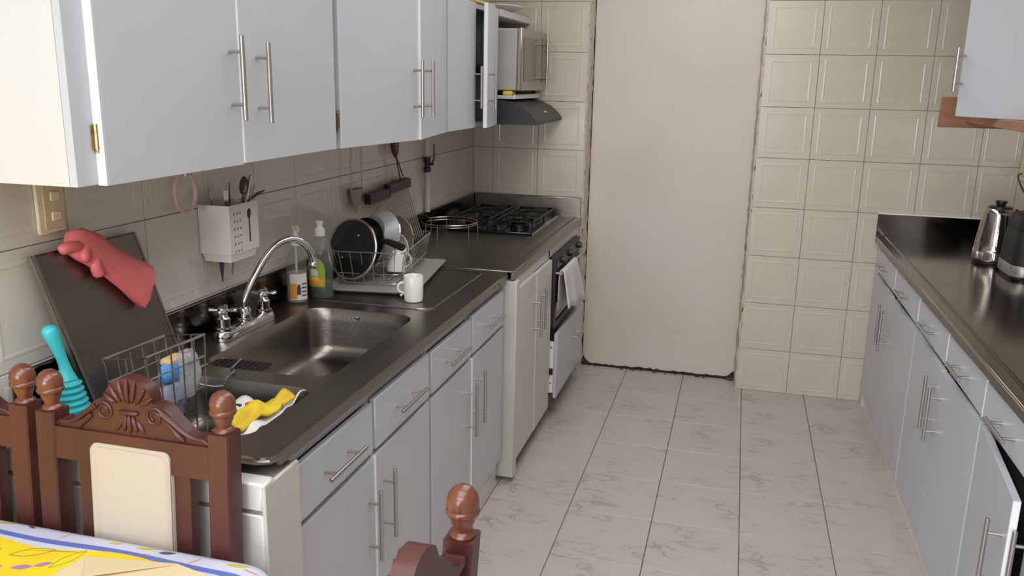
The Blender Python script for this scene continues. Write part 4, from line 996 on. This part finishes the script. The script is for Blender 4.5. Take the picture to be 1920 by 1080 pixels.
patch(-104, -82, .064, .222, 'chrome', 'window_frame', .0018); patch(-101, -85, .070, .216, 'glass_dark', 'window', .003)
patch(-106, -84, .018, .053, 'chrome', 'switch_plate', .003, .0848); patch(-101, -89, .024, .045, 'bronze', 'switch', .005, .0848)
hnd = smooth_path([Vector(c)+Vector(q) for q in ((.045, .03, .225), (.085, .06, .215), (.105, .075, .17), (.10, .07, .09), (.07, .045, .055))], 5)
obj('handle', MB().tube(hnd, .010, 10), 'black', kt)
af = thing('air_fryer', 'black countertop appliance with a grey base band beside the steel kettle', 'appliance', (2.64, -.83, ZC))
def sq(s, z, sx=.112, sy=.125, r=.05): return [(2.638+x*s, -.815+y*s, ZC+z) for x, y in rrect(-sx, sx, -sy, sy, r)]
obj('foot_ring', MB().loft([sq(.92, .001), sq(.94, .012)]), 'black', af)
obj('base_band', MB().loft([sq(.99, .013), sq(1.0, .018), sq(.985, .052), sq(.97, .056)]), 'fryer_band', af)
obj('body', MB().loft([sq(.965, .057), sq(.94, .13), sq(.885, .188), sq(.87, .192)]), 'fryer', af)
obj('lid', MB().loft([sq(.885, .193), sq(.89, .198), sq(.86, .225), sq(.78, .247), sq(.6, .256)]), 'fryer', af)
ic = MB()
for i, (u, z) in enumerate(((-.045, .085), (-.045, .105), (-.045, .125), (-.045, .15), (-.02, .085), (-.02, .105), (-.02, .125))):
    s = .94-(z-.13)*.5; ic.box(2.638+u-.0045, 2.638+u+.0045, -.815-.125*s-.003, -.815-.125*s+.004, ZC+z-.0025, ZC+z+.0025)
obj('printed_icon', ic, 'icon', af)
obj('printed_mark', B(2.59, 2.63, -.815-.125*.885-.0012, -.815-.125*.875+.003, ZC+.204, ZC+.212), 'icon', af)
ol = thing('wall_outlet', 'cream wall outlet on the right wall behind the black appliance', 'outlet', (XR, -.1, 1.2))
obj('plate', B(XR-.012, XR-.001, -.16, -.06, 1.215, 1.315, b=.003), 'cream_lt', ol); obj('socket', B(XR-.016, XR-.0122, -.13, -.09, 1.235, 1.295, b=.002), 'cream_pl', ol)
cb = smooth_path([(XR-.02, -.11, 1.25), (XR-.04, -.14, 1.24), (XR-.05, -.25, 1.20), (XR-.035, -.42, 1.12), (XR-.03, -.55, 1.02), (XR-.035, -.62, .95), (XR-.045, -.65, .915), (XR-.06, -.683, .925)], 5)
tag(obj('power_cord', MB().tube(cb, .004, 8), 'black'), 'black power cord running from the wall outlet to the black appliance', 'cord')

# ------------------------------------------------------------------ chairs
def finial_mb(c): return MB().lathe([(.001, 0), (.018, 0), (.0195, .004), (.0175, .008), (.0135, .011), (.0150, .018), (.0185, .027), (.0195, .034), (.0235, .036), (.0255, .040), (.0250, .044), (.0230, .046), (.0242, .052), (.0240, .059), (.0218, .067), (.0172, .0745), (.0100, .0795), (.001, .0815)], c, 24)
def make_chair(label):
    t = thing('dining_chair', label, 'chair', (0, 0, 0), 'carved dining chairs around the table', local=True)
    PW = .0225; X = .193
    lean = lambda z: .035*max(0, z-.45)/.55
    for s in (-1, 1):
        rings = []
        for z in (0, .2, .45, .6, .75, .90, .985):
            y = lean(z)-.035+(.03*(1-z/.45)**2 if z < .45 else 0); w = PW*(.85 if z == 0 else 1); b = .003
            rings.append([(s*X+a, y+d, z) for a, d in ((w, -w+b), (w, w-b), (w-b, w), (-w+b, w), (-w, w-b), (-w, -w+b), (-w+b, -w), (w-b, -w))])
        obj('post', MB().loft(rings), 'wood', t)
        obj('finial', finial_mb((s*X, 0, .984)), 'wood_red', t)
        obj('front_leg', MB().tube([(s*.19, -.42, 0), (s*.19, -.42, .06), (s*.19, -.42, .25), (s*.19, -.42, .42)], [.015, .017, .024, .026], 10), 'wood', t)
        obj('side_stretcher', B(s*.19-.01, s*.19+.01, -.42, -.02, .17, .20, b=.003), 'wood', t)
        obj('slat', MB().loft([[(s*.108+a, lean(z)-.035+d, z) for a, d in ((.0175, -.012), (.0175, .012), (-.0175, .012), (-.0175, -.012))] for z in (.58, .90)]), 'wood', t)
    obj('seat_frame', B(-.215, .215, -.445, -.005, .40, .445, b=.008), 'wood', t)
    obj('seat_pad', MB().loft([[(x, y, z) for x, y in rrect(-.2+d, .2-d, -.44+d, -.03-d, .04)] for d, z in ((0, .445), (.0, .468), (.02, .488), (.07, .498))]), 'pad', t)
    obj('lower_rail', B(-.176, .176, -.042, -.016, .53, .585, b=.003), 'wood', t)
    obj('top_rail', MB().loft([[(-.176, -.012+dy, z) for dy, z in ((-.014, .893), (.012, .893), (.016, .958), (-.010, .958))], [(.176, -.012+dy, z) for dy, z in ((-.014, .893), (.012, .893), (.016, .958), (-.010, .958))]]), 'wood', t)
    half = [(.174, .957), (.174, .966), (.160, .972), (.148, .968), (.132, .971), (.112, .985), (.094, 1.004), (.078, 1.020), (.063, 1.026), (.052, 1.027), (.050, 1.042), (.040, 1.058), (.024, 1.068), (.010, 1.072)]
    out = half+[(-x, z) for x, z in half[::-1]]
    cr = obj('crest', MB().prism(out, -.016, .014, lambda u, v, tt: (u, tt+.002*(v-.95), v)), 'wood', t)
    cv = MB()
    for s in (-1, 1):
        sp = []
        for i in range(26):
            a = radians(30+i*24); r = .0195-.00055*i; sp.append((s*(.056+r*cos(a)), -.0165, 1.002+r*sin(a)))
        cv.tube(sp, [.0042-.00008*i for i in range(26)], 6)
        cv.tube(smooth_path([(s*.072, -.017, 1.012), (s*.095, -.018, .997), (s*.118, -.018, .980), (s*.140, -.017, .970), (s*.160, -.017, .968), (s*.168, -.017, .962)], 3), [.006-.00022*i for i in range(16)], 8)
        cv.tube(smooth_path([(s*.085, -.016, .992), (s*.105, -.018, .975), (s*.118, -.017, .962)], 3), [.005, .0055, .006, .006, .0055, .005, .004], 8)
        for i, (x, z, l, q) in enumerate(((.013, 1.046, .026, 14), (.028, 1.040, .024, 34), (.040, 1.030, .019, 58))):
            cv.ball((s*x, -.016, z), .0062, .007, l*.9, 8, 6, Matrix.Rotation(radians(s*q), 4, 'Y'))
        cv.ball((s*.011, -.016, .982), .006, .006, .018, 8, 6, Matrix.Rotation(radians(-s*12), 4, 'Y')); cv.ball((s*.024, -.016, .978), .0055, .005, .016, 8, 6, Matrix.Rotation(radians(-s*32), 4, 'Y'))
    cv.ball((0, -.016, 1.047), .006, .008, .026, 8, 6); cv.ball((0, -.016, .982), .006, .007, .020, 8, 6)
    cv.box(-.022, .022, -.024, -.012, 1.001, 1.009, b=.003)
    obj('carving', cv, 'wood', cr)
    pr = rrect(-.091, .091, .60, .938, .016)
    pd = obj('back_pad', MB().loft([[(u, lean(v)-.035+tt, v) for u, v in [(x*sc_, .769+(z-.769)*sc2) for x, z in pr]] for tt, sc_, sc2 in ((.012, 1, 1), (-.016, 1, 1), (-.022, .97, .985), (-.024, .93, .965), (-.0225, .90, .95), (-.0235, .86, .93))]), 'pad', t, ang=50)
    pp_ = rrect(-.087, .087, .605, .933, .014)
    obj('piping', MB().tube([(x, lean(z)-.035-.021, z) for x, z in pp_], .0028, 6, True), 'pad', pd)
    return t
ch1 = make_chair('carved dark wooden dining chair with cream back pad beside the white tiled pier')
ch1.location = (.3720, -3.320, 0)
ch2 = copy_tree(ch1); ch2.location = (-.090, -3.3085, 0); ch2['label'] = 'carved dark wooden dining chair nearest the light switch wall, partly hidden behind its neighbour'
ch3 = copy_tree(ch1); ch3.location = (1.108, -3.738, 0); ch3.rotation_euler = (0, 0, -pi/2); ch3['label'] = 'carved dark wooden dining chair at the table end facing the wall, beside the aisle'

# ------------------------------------------------------------------ table, cloth, paper
TX0, TX1, TY0, TY1 = -.78, .722, -4.42, -3.378
tt_ = thing('dining_table', 'dark wooden dining table under the floral tablecloth', 'table', (-.03, -3.9, 0))
obj('top', MB().loft([[(x, y, z) for x, y in rrect(TX0+.012, TX1-.012, TY0+.012, TY1-.012, .07)] for z in (.728, .752)]), 'wood', tt_)
obj('apron', B(TX0+.25, TX1-.2, TY0+.12, TY1-.16, .66, .727), 'wood', tt_)
for x in (TX0+.28, TX1-.23):
    for y in (TY0+.15, TY1-.45): obj('leg', MB().tube([(x, y, 0), (x, y, .1), (x, y, .5), (x, y, .66)], [.02, .024, .034, .036], 12), 'wood', tt_)
def cloth_mat():
    m = bpy.data.materials.new('floral_tablecloth'); m.use_nodes = True; nt = m.node_tree; b = nt.nodes['Principled BSDF']; L = nt.links.new
    b.inputs['Roughness'].default_value = .75
    tc = nt.nodes.new('ShaderNodeTexCoord'); sx = nt.nodes.new('ShaderNodeSeparateXYZ'); L(tc.outputs['Object'], sx.inputs[0])
    def mth(op, a, bb=None, c=None):
        n = nt.nodes.new('ShaderNodeMath'); n.operation = op
        for i, q in enumerate((a, bb, c)):
            if q is None: continue
            if isinstance(q, (int, float)): n.inputs[i].default_value = q
            else: L(q, n.inputs[i])
        return n.outputs[0]
    cx, cy = (TX0+TX1)/2, (TY0+TY1)/2; hx, hy = (TX1-TX0)/2, (TY1-TY0)/2
    X, Y = sx.outputs[0], sx.outputs[1]           # object origin = table centre
    ex_ = mth('SUBTRACT', hx, mth('ABSOLUTE', X)); ey_ = mth('SUBTRACT', hy, mth('ABSOLUTE', Y))
    d = mth('SMOOTH_MIN', ex_, ey_, .10)
    wv = mth('MULTIPLY', mth('SINE', mth('ADD', mth('MULTIPLY', mth('ADD', X, mth('ADD', Y, -hy)), 16.0), 1.6)), .013)
    d2 = mth('ADD', d, wv)
    def mix(fac, a, c2):
        n = nt.nodes.new('ShaderNodeMix'); n.data_type = 'RGBA'; L(fac, n.inputs[0])
        if isinstance(a, tuple): n.inputs[6].default_value = (*a, 1)
        else: L(a, n.inputs[6])
        n.inputs[7].default_value = (*c2, 1); return n.outputs[2]
    def band(v, c0, w, soft=.002):
        n = nt.nodes.new('ShaderNodeMapRange'); n.inputs[1].default_value = w; n.inputs[2].default_value = w+soft; n.inputs[3].default_value = 1; n.inputs[4].default_value = 0
        L(mth('ABSOLUTE', mth('SUBTRACT', v, c0)), n.inputs[0]); return n.outputs[0]
    def ell(px, py, ang, a, bb, soft=.12):
        ca, sa = cos(radians(ang)), sin(radians(ang)); dx = mth('SUBTRACT', X, px); dy = mth('SUBTRACT', Y, py)
        u = mth('DIVIDE', mth('ADD', mth('MULTIPLY', dx, ca), mth('MULTIPLY', dy, sa)), a); v = mth('DIVIDE', mth('SUBTRACT', mth('MULTIPLY', dy, ca), mth('MULTIPLY', dx, sa)), bb)
        r = mth('ADD', mth('MULTIPLY', u, u), mth('ABSOLUTE', v)); return r
    def ins(r, lo=0):
        n = nt.nodes.new('ShaderNodeMapRange'); n.inputs[1].default_value = .9; n.inputs[2].default_value = 1.05; n.inputs[3].default_value = 1; n.inputs[4].default_value = 0; L(r, n.inputs[0]); return n.outputs[0]
    col = mix(band(mth('ADD', d, mth('MULTIPLY', wv, .3)), .040, .006), (.62, .64, .78), (.12, .17, .50))
    yel = nt.nodes.new('ShaderNodeMapRange'); yel.inputs[1].default_value = .052; yel.inputs[2].default_value = .055; L(d2, yel.inputs[0])
    nz = nt.nodes.new('ShaderNodeTexNoise'); nz.inputs['Scale'].default_value = 9; L(tc.outputs['Object'], nz.inputs['Vector'])
    col = mix(yel.outputs[0], col, (.86, .66, .015))
    ye2 = nt.nodes.new('ShaderNodeMapRange'); ye2.inputs[1].default_value = .52; ye2.inputs[2].default_value = .6; L(nz.outputs[0], ye2.inputs[0])
    col = mix(mth('MULTIPLY', yel.outputs[0], ye2.outputs[0]), col, (.92, .60, .02))
    G, DK, RD, OL, PU = (.60, .50, .06), (.10, .09, .14), (.70, .25, .10), (.34, .28, .02), (.40, .22, .40)
    for x, y, an, a, bb, cc in ((.10, -3.388, 12, .022, .005, G), (.16, -3.385, -25, .014, .004, DK), (.36, -3.391, 8, .016, .004, G), (.43, -3.389, 14, .024, .006, G), (.475, -3.392, 12, .018, .006, DK), (.625, -3.392, 6, .026, .006, G),
                                (.25, -3.398, 60, .016, .0016, RD), (.54, -3.402, 58, .018, .002, RD), (.66, -3.404, -15, .024, .002, RD), (.70, -3.45, 75, .03, .003, RD), (.69, -3.52, 80, .03, .007, G)):
        col = mix(ins(ell(x-cx, y-cy, an, a, bb)), col, cc)
    for x, y, an, a, bb, cc, rg_ in ((.235, -3.462, 28, .040, .012, OL, 1), (.315, -3.462, 70, .036, .010, OL, 1), (.28, -3.445, 12, .055, .0016, OL, 0), (.285, -3.490, 38, .017, .007, PU, 0), (.255, -3.508, 22, .020, .008, PU, 0), (.20, -3.52, 10, .022, .008, PU, 0), (.12, -3.47, 0, .05, .012, OL, 1), (-.1, -3.55, 40, .05, .02, PU, 0), (-.3, -3.7, 20, .06, .02, OL, 1), (.3, -3.9, 70, .05, .02, PU, 0), (0, -3.9, 40, .06, .02, OL, 1), (.44, -3.412, 40, .010, .006, OL, 1), (.47, -3.416, 60, .010, .006, OL, 1), (.50, -3.422, 30, .010, .006, OL, 1)):
        r = ell(x-cx, y-cy, an, a, bb)
        col = mix(band(r, 1.0, .09, .05) if rg_ else ins(r), col, cc)
    L(col, b.inputs['Base Color'])
    return m
def tablecloth():
    cx, cy = (TX0+TX1)/2, (TY0+TY1)/2; rings = []; z = .7535
    def rr_(o, r, zz, wav=0, n=14):
        # dense rounded rectangle
        pts = []
        base = rrect(TX0-o, TX1+o, TY0-o, TY1+o, r, 10); m = len(base)
        for i in range(m):
            a, b = Vector(base[i]), Vector(base[(i+1) % m]); k = 24 if i % 11 == 10 else 1
            for j in range(k): pts.append(a.lerp(b, j/k))
        out = []
        for i, p in enumerate(pts):
            q = Vector((cx, cy)); dr_ = (p-q); w = wav*(sin(i*.9)+.6*sin(i*.37+1))
            out.append((p.x+dr_.normalized().x*w-cx, p.y+dr_.normalized().y*w-cy, zz))
        return out
    for o, r, zz, wv in ((-.45, .02, z+.004, 0), (-.2, .04, z+.004, 0), (-.05, .07, z+.004, 0), (-.012, .085, z+.0035, 0), (.0, .09, z, 0), (.003, .09, z-.010, .0005), (.004, .09, z-.04, .001), (.004, .09, z-.09, .002), (.004, .09, z-.14, .003)):
        rings.append(rr_(o, r, zz, wv))
    me = mesh_of('tablecloth', MB().loft(rings, True, False), cloth_mat(), ang=70)
    o = bpy.data.objects.new('tablecloth', me); COL.objects.link(o); o.location = (cx, cy, 0)
    m = o.modifiers.new('s', 'SOLIDIFY'); m.thickness = .0015; m.offset = 1
    tag(o, 'white, blue and yellow floral tablecloth draped over the dining table', 'tablecloth')
tablecloth()
pz = .7592
def paper():
    t = thing('paper_folder', 'beige folded paper lying on the yellow part of the tablecloth', 'paper', (.48, -3.55, pz))
    a = [(.348, -3.455), (.53, -3.432), (.63, -3.452), (.66, -3.66), (.34, -3.66), (.335, -3.50)]
    obj('sheet', MB().prism(a, pz, pz+.004, lambda u, v, tt: (u, v, tt+.004*max(0, sin((u-.33)*9)))), 'paper', t)
    obj('flap', MB().add([(.348, -3.456, pz+.0055), (.53, -3.433, pz+.0085), (.40, -3.52, pz+.012), (.348, -3.456, pz+.0067), (.53, -3.433, pz+.0097), (.40, -3.52, pz+.0132)], [(0, 1, 2), (3, 4, 5), (0, 1, 4, 3), (1, 2, 5, 4), (2, 0, 3, 5)]), 'paper', t)
paper()
